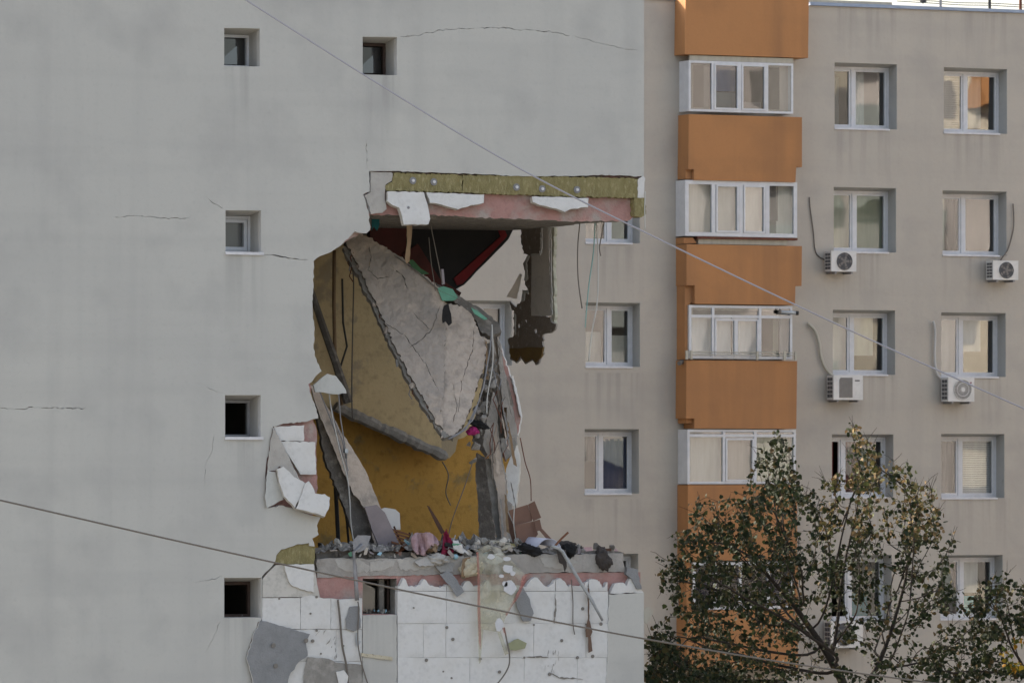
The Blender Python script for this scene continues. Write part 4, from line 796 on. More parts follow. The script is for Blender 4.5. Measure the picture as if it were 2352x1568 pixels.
for q in [[(1094, 1268), (1099, 1267), (1102, 1320), (1103, 1400), (1105, 1470), (1103, 1493), (1100, 1470), (1097, 1400), (1097, 1320)], [(1200, 1322), (1209, 1318), (1205, 1340), (1190, 1372), (1176, 1392), (1164, 1414), (1161, 1410), (1174, 1384), (1192, 1352)], [(1153, 1440), (1159, 1442), (1163, 1456), (1157, 1452)]]:
    sheet('edge_stripe', q, -0.235, 0.02, rst, ps)
wsp = mat('white_scrap', (0.55, 0.56, 0.58), (0.46, 0.47, 0.49), 9, rough=0.8)
for i, (u, v, a, b) in enumerate([(1128, 1278, 9, 7), (1166, 1305, 14, 10), (1178, 1316, 7, 6), (1172, 1350, 16, 18), (1152, 1322, 6, 5), (1146, 1434, 11, 15), (1165, 1282, 9, 6), (1160, 1340, 8, 7)]):
    pts = [(u + a * math.cos(t * 0.7) * rr.uniform(.7, 1.1), v + b * math.sin(t * 0.7) * rr.uniform(.7, 1.1)) for t in range(9)]
    MB().prism(pts, lambda u, v: P(u, v, -0.262), Vector((0.0, 0.012, 0))).build('plaster_flake', wsp, ps)
def cloth(name, pl, Y, amp, m, label, cat='cloth', step=4):
    o = sheet(name, pl, Y, amp, m, None, step); tag(o, label, cat); md = o.modifiers.new('thick', 'SOLIDIFY'); md.thickness = 0.012; return o
cloth('pink_cloth', jag([(944, 1234), (952, 1224), (985, 1222), (1000, 1231), (1009, 1248), (1004, 1257), (990, 1251), (982, 1262), (973, 1275), (956, 1272), (946, 1256)], 1.2, 6, 1), 0.2, 0.34, M['p_cloth'], 'crumpled pale pink cloth among the debris')
cloth('red_cloth', jag([(1018, 1224), (1026, 1214), (1031, 1232), (1043, 1248), (1039, 1290), (1031, 1292), (1024, 1268), (1013, 1289), (1008, 1284), (1016, 1256)], 1.5, 5, 2), 0.2, 0.26, M['r_cloth'], 'crimson cloth bundled upright in the middle of the debris')
cloth('white_cloth', jag([(1040, 1240), (1052, 1242), (1072, 1266), (1084, 1276), (1070, 1275), (1050, 1266), (1040, 1256)], 1.2, 6, 3), 0.15, 0.1, M['white'], 'white cloth point between the crimson cloth and the pillow')
cloth('brown_cloth', jag([(1062, 1284), (1080, 1278), (1076, 1310), (1066, 1326), (1058, 1322)], 1.2, 6, 4), 0.0, 0.06, M['wood'], 'tan rag hanging left of the cream pillow')
BRD = [([(858, 1276), (872, 1262), (905, 1266), (900, 1279)], 'conc_l', 'pale broken slab piece at the foot of the lilac board', 'concrete piece'), ([(905, 1262), (940, 1246), (950, 1252), (912, 1272)], 'wood_m', 'short reddish board left of the pink cloth', 'board'), ([(982, 1262), (1010, 1240), (1016, 1246), (990, 1272)], 'wood', 'tan board propped behind the pink cloth', 'board'),
       ([(742, 1282), (760, 1252), (800, 1248), (812, 1270), (790, 1283)], 'conc', 'grey slab fragment at the left end of the floor edge', 'concrete piece'), ([(824, 1270), (846, 1252), (858, 1262), (850, 1280)], 'conc_d', 'dark slab fragment between downpipe and lilac board', 'concrete piece'), ([(1096, 1252), (1130, 1240), (1152, 1246), (1140, 1258), (1104, 1262)], 'c_cream', 'cream foam slab behind the plastic sheet', 'foam slab'),
       ([(1050, 1262), (1076, 1250), (1096, 1256), (1082, 1276), (1056, 1280)], 'conc_l', 'pale plaster slab left of the plastic sheet', 'concrete piece'), ([(1310, 1262), (1350, 1258), (1366, 1264), (1330, 1270)], 'conc', 'flat grey fragment right of the curled sheet', 'concrete piece'), ([(952, 1290), (976, 1278), (1006, 1284), (996, 1298), (964, 1300)], 'flap', 'dusty fragment spilling over the beam below the pink cloth', 'fragment'),
       ([(1000, 1298), (1020, 1284), (1044, 1294), (1040, 1312), (1012, 1314)], 'conc', 'grey chunk of screed spilling over the beam below the crimson cloth', 'fragment'), ([(1112, 1276), (1150, 1268), (1166, 1284), (1140, 1296), (1118, 1292)], 'flap_l', 'pale crust under the top of the plastic sheet', 'fragment')]
for i, (q, k, lb, ct) in enumerate(BRD): piece(ct.replace(' ', '_'), q, 0.06 if i > 7 else 0.3, 0.08, M[k], lb, ct, a=rr.uniform(-.003, .003), b=-0.004, jg=1.4, st=6, seed=600 + i)
SCR = [('wood', 'brown wood splinter'), ('wood_d', 'dark wood splinter'), ('card', 'brown cardboard scrap'), ('white', 'white paper scrap'), ('p_cloth', 'pink fabric scrap'), ('lilac', 'lilac scrap'), ('k_cloth', 'black scrap'), ('c_tan', 'tan scrap'), ('blue', 'pale blue plastic scrap'), ('steel', 'grey metal scrap'), ('mint', 'mint lino scrap'), ('conc_l', 'pale plaster scrap')]
for i in range(90):
    k, nm = SCR[rr.choice([0, 1, 2, 3, 3, 4, 5, 6, 6, 7, 7, 8, 9, 9, 10, 11, 11])]
    u = rr.choice([rr.uniform(905, 1180), rr.uniform(905, 1100), rr.uniform(740, 1420)]); v = 1268 + rr.uniform(-22, 12) * (1.0 if 905 < u < 1180 else 0.45)
    a = rr.uniform(0, 6.28); w_, h_ = rr.uniform(5, 14), rr.uniform(1.5, 6)
    q = [(u + (x * math.cos(a) - y * math.sin(a)), v + (x * math.sin(a) + y * math.cos(a)) * .8) for x, y in ((-w_, -h_), (w_ * rr.uniform(.5, 1), -h_), (w_, h_ * rr.uniform(.3, 1)), (-w_ * rr.uniform(.4, 1), h_))]
    piece('debris_scrap', q, rr.uniform(0.05, 0.5), 0.015, M[k], nm + ' lying loose on the broken floor edge', 'scrap', a=rr.uniform(-.006, .006), b=rr.uniform(-.006, .006), jg=0.6, st=4, seed=300 + i, group=nm + 's on the floor edge')
piece('green_lump', [(1165, 1478), (1190, 1466), (1210, 1476), (1206, 1488), (1184, 1493), (1168, 1490)], -0.08, 0.05, mat('olive_plastic', (0.27, 0.28, 0.17), (0.22, 0.23, 0.14), 6, rough=0.5), 'pale olive plastic scrap hanging below the torn sheet', 'plastic scrap', jg=1)

# wires dangling in and around the hole
def wire(q, Y, r, m, label, name='dangling_wire', cat='wire'):
    ys = Y if isinstance(Y, list) else [Y] * len(q)
    pts = [P(u, v, y) for (u, v), y in zip(q, ys)]; out = []
    for i in range(len(pts) - 1):
        p_ = pts[max(i - 1, 0)]; a = pts[i]; b = pts[i + 1]; n_ = pts[min(i + 2, len(pts) - 1)]
        for j in range(6):
            t = j / 6; out.append(0.5 * ((2 * a) + (b - p_) * t + (2 * p_ - 5 * a + 4 * b - n_) * t * t + (3 * a - p_ - 3 * b + n_) * t ** 3))
    out.append(pts[-1])
    return MB().tube(out, r, 6).build(name, m, None, label, cat, smooth=True)
wire([(1332, 512), (1327, 570), (1328, 640), (1337, 708)], 1.0, 0.010, M['wire_b'], 'brown wire hanging from the ceiling edge, leftmost of the group')
wire([(1367, 508), (1363, 580), (1352, 660), (1344, 752)], 0.8, 0.011, M['wire_t'], 'pale teal wire hanging longest from the ceiling edge')
wire([(1370, 508), (1374, 600), (1372, 690), (1360, 760), (1352, 830)], 0.7, 0.011, M['wire_w'], 'white wire hanging from the ceiling edge before the far window')
wire([(1388, 508), (1380, 550), (1377, 570), (1380, 588)], 0.6, 0.009, M['wire_b'], 'short dark wire hanging from the ceiling edge, rightmost of the group')
wire([(1482, 440), (1481, 480), (1482, 526)], 0.0, 0.009, M['wire_w'], 'short white thread hanging at the outer corner')
wire([(988, 512), (1000, 570), (1010, 620), (1016, 650)], 1.0, 0.008, M['wire_b'], 'thin wire running from the white foam to the slab top')
wire([(985, 545), (990, 600), (996, 640), (1000, 668)], 1.4, 0.007, M['wire_b'], 'fine wire inside the dark upper opening')
wire([(804, 585), (812, 640), (810, 760), (808, 900), (810, 960)], 3.0, 0.012, M['wire_b'], 'grey brown cable hanging before the beige back wall')
wire([(756, 905), (764, 960), (782, 1040), (800, 1110), (806, 1200), (812, 1240)], 0.7, 0.010, M['wire_w'], 'pale wire hanging along the leaning wall strip')
wire([(1130, 745), (1132, 830), (1120, 905), (1118, 950)], 0.9, 0.010, M['wire_w'], 'pale wire at the right edge of the hanging slab')
wire([(1195, 1005), (1206, 1060), (1218, 1100), (1220, 1150)], 1.4, 0.008, M['rust'], 'thin rusty wire beside the white foam panel')
wire([(1183, 1145), (1180, 1200), (1186, 1244)], 0.5, 0.008, M['wire_w'], 'thin pale wire in front of the cardboard box')
wire([(1086, 1060), (1066, 1120), (1040, 1190), (1030, 1230)], 1.1, 0.008, M['wire_b'], 'thin wire stretched from the dangling lump to the debris')
wire([(776, 1376), (781, 1420), (786, 1480), (796, 1530), (800, 1580)], -0.03, 0.016, M['wire_b'], 'grey cable running down the foam left of the downpipe')
wire([(822, 1380), (824, 1400), (822, 1470), (830, 1520), (848, 1580)], -0.045, 0.010, M['wire_b'], 'thin cable running down beside the grey fragment')
wire([(1158, 1440), (1164, 1470), (1170, 1500), (1168, 1530), (1150, 1560), (1130, 1580)], -0.2, 0.012, M['wire_b'], 'dark cable hanging from the plastic sheet to the bottom edge')
wire([(1312, 1330), (1316, 1380), (1316, 1430), (1320, 1456)], -0.02, 0.008, M['wire_b'], 'thin brown wire on the foam wall left of the pipe')
wire([(1016, 1060), (1030, 1090), (1024, 1130), (1035, 1160)], 4.7, 0.010, M['wire_b'], 'thin wire loop on the ochre wall below the slab stub')
MB().prism(jag([(934, 514), (947, 514), (944, 560), (941, 600), (934, 606), (930, 596), (935, 556)], 0.8, 8, 95), lambda u, v: P(u, v, 0.7), Vector((0.02, 0.05, 0))).build('wooden_post', M['wood'], None, 'splintered wooden post below the white foam piece', 'post')
MB().prism([(1014, 618), (1019, 618), (1022, 652), (1016, 654)], lambda u, v: P(u, v, 1.0), Vector((0, 0.03, 0))).build('metal_stub', M['lilac'], None, 'short grey metal stub standing on the slab top', 'metal bar')
# torn insulation past the outer corner, low down
piece('corner_flap', [(1479, 1398), (1488, 1392), (1500, 1402), (1494, 1418), (1484, 1432), (1479, 1425)], 0.35, 0.03, M['c_cream'], 'torn cream insulation scrap sticking out past the outer corner', 'insulation scrap')

# ================================================================== FAR BLOCK with orange balconies (facade plane Y = YF)
FXL, FXR = fx(620), fx(2640)
zR = fz(2100, 22)
FB = empty('far_apartment_block', (20, YF + 5, 0), None, 'beige apartment block with orange balconies behind the damaged one', 'building')
WIN = {  # column, row : opening in picture units, pane kinds, curtains
    (0, 1): (1345, 410, 1470, 558), (0, 2): (1345, 695, 1470, 842), (0, 3): (1343, 985, 1468, 1133), (0, 4): (1342, 1271, 1466, 1419), (-1, 2): (1048, 690, 1176, 838),
    (1, 0): (1917, 146, 2060, 296), (1, 1): (1915, 431, 2058, 579), (1, 2): (1913, 712, 2056, 860), (1, 3): (1911, 997, 2052, 1141), (1, 4): (1910, 1274, 2048, 1426),
    (2, 0): (2168, 157, 2313, 306), (2, 1): (2165, 439, 2312, 586), (2, 2): (2162, 718, 2310, 865), (2, 3): (2162, 996, 2307, 1143), (2, 4): (2160, 1274, 2303, 1420)}
BAL = [(1592, 150, 1812, 250), (1592, 425, 1815, 538), (1592, 712, 1806, 820), (1592, 995, 1815, 1104), (1592, 1296, 1808, 1398), (1592, 1560, 1808, 1640)]
def rect3(r):
    uc = (r[0] + r[2]) / 2; return fx(r[0]), fz(uc, r[3]), fx(r[2]), fz(uc, r[1])
def rl(q): return [(q[0], q[1]), (q[2], q[1]), (q[2], q[3]), (q[0], q[3])]
holes = [rl(rect3(r)) for r in WIN.values()] + [rl(rect3(r)) for r in BAL]
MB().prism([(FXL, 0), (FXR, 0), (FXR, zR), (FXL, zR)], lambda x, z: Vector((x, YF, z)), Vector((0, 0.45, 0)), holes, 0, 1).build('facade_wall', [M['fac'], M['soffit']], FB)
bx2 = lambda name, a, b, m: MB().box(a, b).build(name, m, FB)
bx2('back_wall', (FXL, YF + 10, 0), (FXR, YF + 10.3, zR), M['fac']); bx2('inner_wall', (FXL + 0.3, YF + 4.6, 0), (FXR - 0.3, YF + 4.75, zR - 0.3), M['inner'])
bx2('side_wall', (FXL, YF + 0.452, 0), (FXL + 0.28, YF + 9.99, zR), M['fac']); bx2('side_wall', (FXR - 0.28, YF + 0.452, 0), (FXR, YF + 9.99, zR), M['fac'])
bx2('roof', (FXL + 0.29, YF + 0.455, zR - 0.55), (FXR - 0.29, YF + 9.98, zR - 0.3), M['conc'])
z1 = fz(1985, 931)
for k in range(-4, 4):
    z = z1 + k * FH
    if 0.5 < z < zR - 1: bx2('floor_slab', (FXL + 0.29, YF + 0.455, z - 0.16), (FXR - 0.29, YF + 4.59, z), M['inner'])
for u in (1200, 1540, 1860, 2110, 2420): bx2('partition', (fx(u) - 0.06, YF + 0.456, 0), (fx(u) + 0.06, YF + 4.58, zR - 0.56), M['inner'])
# roof edge flashing
xs_ = fx(1858)
bx2('roof_flashing', (xs_, YF - 0.06, zR + 0.003), (FXR + 0.05, YF + 0.5, zR + 0.075), M['flash'])
bx2('roof_flashing', (FXL, YF - 0.05, zR + 0.003), (fx(1560), YF + 0.5, zR + 0.06), M['flash'])
bx2('parapet_stub', (xs_ - 0.05, YF + 0.02, zR + 0.08), (fx(2050), YF + 0.4, zR + 0.14), M['c_cream'])

def curtain(mbname, x0, x1, z0, z1, y, m, parent, fold=0.03, wl=0.16, slant=0.0):
    nx = max(6, int((x1 - x0) / 0.04)); vs = []
    for i in range(nx + 1):
        x = x0 + (x1 - x0) * i / nx; d = fold * math.sin(x / wl * 6.28 + 0.8 * math.sin(x * 5)) + fold * 0.5 * math.sin(x / wl * 2.3)
        vs += [(x, y + d, z0), (x + slant, y + d * 0.6, z1)]
    return MB().add(vs, [(2 * i, 2 * i + 2, 2 * i + 3, 2 * i + 1) for i in range(nx)]).build(mbname, m, parent, smooth=True)
def blind(x0, x1, z0, z1, y, m, parent):
    mb = MB(); z = z1; 
    while z > z0:
        mb.add([(x0, y, z - 0.045), (x1, y, z - 0.045), (x1, y + 0.02, z), (x0, y + 0.02, z)], [(0, 1, 2, 3)]); z -= 0.05
    return mb.build('blind', m, parent)
rw = random.Random(77)
def pane(x0, z0, x1, z1, y, m, parent, tilt=0.010):
    q = [rw.uniform(-tilt, tilt) for _ in range(3)]
    MB().add([(x0, y + q[0], z0), (x1, y + q[1], z0), (x1, y + q[2], z1), (x0, y + q[0] + q[2] - q[1], z1)], [(0, 1, 2, 3)]).build('pane', m, parent)
def far_window(key, curt, gl=('glass', 'glass'), mull=0.56, d=0.40, frame='pvc', sill=True, opened=None):
    x0, z0, x1, z1_ = rect3(WIN[key])
    w_ = empty('window', ((x0 + x1) / 2, YF + d, z0), FB)
    y = YF + d; xm = x0 + (x1 - x0) * mull
    # splayed head of the reveal
    MB().add([(x0, YF + 0.004, z1_ + 0.001), (x1, YF + 0.004, z1_ + 0.001), (x1, y, z1_ - 0.06), (x0, y, z1_ - 0.06), (x0, y, z1_ + 0.001), (x1, y, z1_ + 0.001)], [(0, 1, 2, 3), (3, 2, 5, 4)]).build('reveal_head', M['soffit'], w_)
    mb = MB(); mb.ring(x0 + 0.003, z0 + 0.003, x1 - 0.003, z1_ - 0.06, 0.055, y - 0.035, y + 0.03); mb.box((xm - 0.05, y - 0.04, z0 + 0.05), (xm + 0.03, y + 0.03, z1_ - 0.11))
    for a, b in ((x0 + 0.06, xm - 0.052), (xm + 0.032, x1 - 0.06)):
        if opened == a: continue
        mb.ring(a, z0 + 0.06, b, z1_ - 0.118, 0.045, y - 0.02, y + 0.035)
    mb.build('frame', M[frame], w_)
    pans = ((x0 + 0.1, xm - 0.095), (xm + 0.075, x1 - 0.1))
    for i, (a, b) in enumerate(pans):
        if gl[i]: pane(a - 0.01, z0 + 0.095, b + 0.01, z1_ - 0.15, y + 0.005, M[gl[i]], w_)
    for c in curt:
        a = x0 + (x1 - x0) * c[1]; b = x0 + (x1 - x0) * c[2]; za = z0 + (z1_ - z0) * c[3]; zb_ = z0 + (z1_ - z0) * c[4]
        if c[0] == 'b': blind(a, b, za, zb_, y + 0.10, M[c[5]], w_)
        else: curtain('curtain', a, b, za, zb_, y + 0.17, M[c[5]], w_, 0.03 if c[0] == 'c' else 0.003)
    if sill: MB().box((x0 - 0.01, YF - 0.03, z0 - 0.03), (x1 - 0.19, y - 0.04, z0 + 0.006)).build('sill', M['sill'], w_)
    return w_
far_window((-1, 2), [('f', .4, .95, 0, 1, 'c_tan')])
far_window((0, 1), [('f', .1, .5, 0, 1, 'c_tan')], ('glass', 'glass_w'))
far_window((0, 2), [('f', .0, .5, 0, .55, 'c_beige'), ('f', .55, 1, 0, .5, 'c_cream')])
far_window((0, 3), [('c', .05, .45, 0.5, 1, 'c_grey'), ('c', .5, 1, 0, .85, 'c_blue'), ('f', .55, .9, .82, 1, 'c_white')], ('glass_d', 'glass_d'), 0.42)
far_window((0, 4), [], ('glass_d', 'glass_d'))
far_window((1, 0), [('c', .5, .66, 0, 1, 'c_mauve'), ('c', .1, .25, 0, .8, 'c_mauve')], ('glass_d', 'glass_w'), 0.42)  # mauve cloths stand in for the pink-mauve reflection on these panes
far_window((1, 1), [('f', 0, .97, .08, 1, 'c_green')], ('glass', 'glass'), 0.45, frame='pvc')
far_window((1, 2), [('f', 0, .46, 0, 1, 'c_cream'), ('f', .46, .84, .3, 1, 'c_cream')], ('glass', 'glass'), 0.42)
far_window((1, 3), [('c', 0, .22, 0, 1, 'c_red'), ('c', .3, .62, 0, 1, 'c_red'), ('c', .72, .9, 0, .7, 'c_white')], (None, 'glass_d'), 0.30)
far_window((1, 4), [('b', .48, .95, .45, 1, 'c_cream'), ('f', .48, .8, .03, .42, 'c_cyan')], (None, 'glass_d'), 0.42)
far_window((2, 0), [('b', 0, .45, 0, 1, 'c_grey'), ('f', .48, .78, .1, 1, 'c_beige')], ('glass_w', 'glass_w'), 0.46, sill=True)
far_window((2, 1), [('f', 0, .22, 0, 1, 'c_cream'), ('c', .24, .42, 0, 1, 'c_dark')], ('glass', 'glass_w'), 0.44)
far_window((2, 2), [('f', 0, .42, .0, 1, 'c_mauve'), ('f', .46, .8, .4, 1, 'c_white')], ('glass_w', 'glass_w'), 0.42)  # flat mauve sheet colours the left pane in place of a mirrored reflection
far_window((2, 3), [('c', 0, .34, 0, 1, 'c_grey'), ('b', .46, 1, .0, 1, 'c_white')], ('glass_d', 'glass'), 0.42)
far_window((2, 4), [('c', 0, .4, 0, 1, 'c_grey'), ('f', .5, .8, 0, .35, 'c_cyan'), ('f', .5, .8, .4, 1, 'c_white')], ('glass_d', 'glass'), 0.46)

# balconies: parapet prisms and glazed fronts
def bal(name, pl, glaz=None):
    b = empty('balcony', (fx(1700, YB), YB, fz(1700, max(p[1] for p in pl), YB)), FB)
    MB().prism(pl, lambda u, v: P(u, v, YB), Vector((0, YF - YB - 0.004, 0))).build('parapet', M['orange'], b)
    return b
def sl(u, v): return v + (u - 1710) * (VH - v) * 3.4e-5    # receding horizontals
def L(pts): return [(u, sl(u, v)) for u, v in pts]
b0 = bal('b0', L([(1575, -20), (1858, -20), (1856, 129), (1573, 129)]))
b1 = bal('b1', L([(1582, 266), (1842, 266), (1842, 381), (1829, 381), (1827, 416), (1594, 416), (1594, 392), (1581, 392)]))
b2 = bal('b2', L([(1577, 563), (1842, 563), (1841, 655), (1827, 655), (1826, 699), (1596, 699), (1596, 657), (1577, 657)]))
b3 = bal('b3', L([(1577, 828), (1831, 828), (1829, 984), (1595, 984), (1595, 961), (1576, 961)]))
b4 = bal('b4', L([(1580, 1113), (1831, 1113), (1831, 1286), (1580, 1286)]))
b5 = bal('b5', L([(1578, 1400), (1833, 1400), (1833, 1536), (1578, 1536)]))
# orange side cheeks seen left of the glazing
for b, pl in [(b1, [(1575, 384), (1588, 384), (1588, 414), (1575, 414)]), (b2, [(1571, 548), (1592, 548), (1600, 560), (1571, 562)]), (b2, [(1573, 655), (1594, 655), (1594, 690), (1584, 700), (1584, 826), (1573, 826)]), (b3, [(1576, 959), (1590, 959), (1590, 972), (1576, 972)]), (b4, [(1577, 1284), (1588, 1284), (1588, 1400), (1577, 1400)]), (b4, [(1826, 1286), (1834, 1286), (1834, 1400), (1826, 1400)])]:
    MB().prism(L(pl), lambda u, v: P(u, v, YB + 0.12), Vector((0, YF - YB - 0.125, 0))).build('side_cheek', M['orange'], b)
def glazing(b, u0, v0, u1, v1, bays, panes, top=None, wd=0.05, y=YB + 0.05, sash=()):
    """white framed glazing between two parapets"""
    um = (u0 + u1) / 2; x0, x1 = fx(u0, y), fx(u1, y); z0, z1_ = fz(um, sl(um, v1), y), fz(um, sl(um, v0), y)
    mb = MB(); mb.ring(x0, z0, x1, z1_, wd, y, y + 0.06)
    xs = [fx(u, y) for u in bays]
    for x in xs: mb.box((x - wd * .55, y - 0.003, z0 + wd), (x + wd * .55, y + 0.06, z1_ - wd))
    zt = z1_
    if top: zt = fz(um, sl(um, top), y); mb.box((x0 + wd, y - 0.005, zt - 0.03), (x1 - wd, y + 0.058, zt + 0.03))
    ed = [x0] + xs + [x1]
    for i in sash: mb.ring(ed[i] + wd * .7, z0 + wd + .003, ed[i + 1] - wd * .7, (zt if top else z1_) - wd, 0.04, y - 0.015, y + 0.05)
    # returns to the facade
    mb.box((x0, y + 0.062, z0), (x0 + 0.05, YF - 0.003, z1_)); mb.box((x1 - 0.05, y + 0.062, z0), (x1, YF - 0.003, z1_))
    mb.build('glazing_frame', M['pvc'], b)
    for i in range(len(ed) - 1):
        g_, c_ = panes[i]
        pane(ed[i] + wd * .5, z0 + wd * .5, ed[i + 1] - wd * .5, (zt if top else z1_) - wd * .5, y + 0.03, M[g_], b, 0.012)
        if top: pane(ed[i] + wd * .5, zt + wd * .5, ed[i + 1] - wd * .5, z1_ - wd * .5, y + 0.03, M['glass_w'], b)
        if c_:
            for (a, bb, za, zb_, cm) in c_:
                X = ed[i] + (ed[i + 1] - ed[i]) * a; X2 = ed[i] + (ed[i + 1] - ed[i]) * bb
                curtain('curtain', X, X2, z0 + (zt - z0) * za, z0 + (zt - z0) * zb_, y + 0.16, M[cm], b, 0.012, 0.3)
    return x0, x1, z0, z1_
fl = lambda c: [(0, 1, 0, 1, c)]
glazing(b1, 1582, 143, 1822, 259, [1637, 1700, 1762], [('glass_d', [(.75, 1, .1, .9, 'c_tan')]), ('glass_d', [(.1, .95, 0, .4, 'c_mauve'), (.1, .95, .42, 1, 'c_blue')]), ('glass_d', [(.1, .9, 0, .22, 'c_tan')]), ('glass_w', [(.6, 1, 0, 1, 'c_tan')])], sash=(1, 2))  # blue cloth in the second bay stands in for reflected sky
MB().prism(L([(1584, 131), (1822, 131), (1822, 142.5), (1584, 142.5)]), lambda u, v: P(u, v, YB + 0.06), Vector((0, 0.05, 0))).build('head_board', M['c_cream'], b0)
glazing(b2, 1574, 416.5, 1831, 544, [1639, 1702, 1763], [('glass', fl('c_beige')), ('glass', fl('c_beige')), ('glass_w', fl('c_beige')), ('glass_w', [(0, .45, .3, 1, 'c_dark'), (.4, 1, 0, 1, 'c_beige')])], wd=0.085, sash=(1, 2))
MB().prism(L([(1604, 546), (1808, 546), (1808, 562), (1604, 562)]), lambda u, v: P(u, v, YB + 0.12), Vector((0, 0.2, 0))).build('sill_board', M['c_cream'], b2)
MB().prism(L([(1602, 545), (1832, 545), (1832, 550), (1602, 550)]), lambda u, v: P(u, v, YB + 0.05), Vector((0, 0.2, 0))).build('rusty_angle', M['rust'], b2)
glazing(b3, 1583, 702, 1820, 824, [1638, 1746], [('glass', fl('c_white')), ('glass', [(0, .44, 0, 1, 'c_white'), (.47, 1, 0, 1, 'c_white')]), ('glass_d', [(.5, .65, 0, 1, 'c_green'), (.7, 1, 0, 1, 'c_white')])], top=727, wd=0.055, sash=(1,))
x_ = fx(1690, YB + .05); MB().box((x_ - .04, YB + .03, fz(1690, 820, YB)), (x_ + .04, YB + .1, fz(1690, 732, YB))).build('mullion', M['pvc'], b3)
glazing(b4, 1579, 986, 1828, 1111, [1663, 1735], [('glass', fl('c_beige')), ('glass', fl('c_tan')), ('glass', fl('c_green'))], top=1000, wd=0.055, sash=(1,))
glazing(b5, 1592, 1290, 1822, 1398, [1642, 1700, 1765], [('glass_k', fl('c_navy')), ('glass_k', fl('c_dark')), ('glass_k', fl('c_dark')), ('glass_k', fl('c_navy'))], wd=0.06)
# clothes rail on the third balcony
rail = MB()
for u in (1576, 1586, 1738, 1800, 1826): rail.box(P(u, sl(u, 826), YB - 0.1), P(u + 3, sl(u, 806), YB - 0.06))
for v in (809, 815): rail.tube([P(1575, sl(1575, v), YB - 0.08), P(1827, sl(1827, v), YB - 0.08)], 0.012, 5)
rail.build('clothes_rail', M['c_cream'], b3)
# drain spout left of the third parapet
MB().tube([P(1575, 828, YB + .3), P(1560, 834, YB + .1)], 0.05, 8).build('spout', M['conc_d'], b3)
# second balcony's security camera (cylinder) at its right side
sc_ = empty('security_camera', P(1815, 718, YB - .05), None, 'grey cylindrical camera under the orange balcony, beside the glazing', 'camera')
MB().tube([P(1792, 716, YB - .02), P(1832, 719, YB - .12)], 0.04, 10).build('housing', M['zinc'], sc_, smooth=True)
MB().tube([P(1828, 718.6, YB - .11), P(1834, 719.2, YB - .125)], 0.047, 10).build('hood', M['wire_k'], sc_, smooth=True)
MB().tube([P(1788, 714, YB - .0), P(1794, 716, YB - .02)], 0.05, 10).build('mount', M['conc_d'], sc_, smooth=True)

# air conditioners
def ac(u0, v0, u1, v1, style, label, fan):
    yb, yf = YF - 0.10, YF - 0.42
    x1 = fx(u1, yf); z0, z1_ = fz(u1, v1, yf), fz(u1, v0, yf)
    x0 = fx(u0, yb)
    a = empty('air_conditioner', ((x0 + x1) / 2, YF - 0.2, z0), None, label, 'air conditioner', 'air conditioners on the far facade')
    MB().box((x0, yf, z0), (x1, yb, z1_)).build('casing', M['ac'], a)
    n_ = 5; mb = MB(); h = (z1_ - z0 - 0.08) / n_
    for i in range(n_):
        for j in range(2): mb.box((x0 - 0.006, yf + 0.05 + j * 0.125, z0 + 0.05 + i * h), (x0 + 0.01, yf + 0.155 + j * 0.125, z0 + 0.03 + (i + 1) * h))
    mb.build('side_grille', M['acd'], a)
    cx = x0 + (x1 - x0) * fan; cz = (z0 + z1_) / 2; r_ = (z1_ - z0) * (0.42 if style != 'p' else 0)
    if style == 'p':
        MB().prism([(x0 + (x1 - x0) * .2, z0 + .05), (x0 + (x1 - x0) * .64, z0 + .05), (x0 + (x1 - x0) * .64, z1_ - .05), (x0 + (x1 - x0) * .24, z1_ - .05), (x0 + (x1 - x0) * .2, z1_ - .1)], lambda x, z: Vector((x, yf - 0.012, z)), Vector((0, 0.02, 0))).build('fan_cover', M['acp'], a)
    else:
        disc(MB(), Vector((cx, yf + 0.002, cz)), r_, 28, -1, 0.012).build('fan_opening', M['acd'] if style == 'd' else M['acp'], a)
        mb = MB()
        for k in range(5 if style == 'd' else 36):
            q = 2 * math.pi * k / (5 if style == 'd' else 36); wd = 0.035 if style == 'd' else 0.004
            d_ = Vector((math.cos(q), 0, math.sin(q))); p_ = Vector((-d_.z, 0, d_.x)); c_ = Vector((cx, yf - 0.016, cz))
            mb.add([c_ + d_ * .02 - p_ * wd * .5, c_ + d_ * r_ * .93 - p_ * wd, c_ + d_ * r_ * .93 + p_ * wd, c_ + d_ * .02 + p_ * wd * .5], [(0, 1, 2, 3)])
        mb.build('fan_blades', M['acp'] if style == 'd' else M['ac'], a)
        for rr_ in (0.98, 0.66):
            MB().tube([Vector((cx + r_ * rr_ * math.cos(t * math.pi / 14), yf - 0.018, cz + r_ * rr_ * math.sin(t * math.pi / 14))) for t in range(29)], 0.008, 4, cap=False).build('guard_ring', M['acd'] if style == 'd' else M['ac'], a)
        disc(MB(), Vector((cx, yf - 0.014, cz)), r_ * 0.22, 14, -1, 0.014).build('hub', M['ac'] if style == 'l' else M['acp'], a)
    for x in (x0 + 0.1, x1 - 0.12): MB().box((x, yf + 0.02, z0 - 0.05), (x + 0.04, YF - 0.001, z0 - 0.003)).build('bracket', M['steel'], a)
    if style == 'p': MB().box((x1 - 0.2, yf - 0.004, z1_ - 0.13), (x1 - 0.08, yf + 0.002, z1_ - 0.10)).build('maker_mark', M['acd'], a)
    if style == 'l': MB().box((x1 - 0.11, yf - 0.004, z1_ - 0.13), (x1 - 0.07, yf + 0.002, z1_ - 0.10)).build('maker_mark', M['r_cloth'], a)
    return a
ac(1894, 577, 1967, 624, 'd', 'air conditioner with a dark fan under the pale green window', 0.52)
ac(2265, 599, 2339, 643, 'd', 'air conditioner with a dark fan at the right picture edge', 0.52)
ac(1899, 862, 1982, 918, 'p', 'air conditioner with a rectangular brown front panel', 0.4)
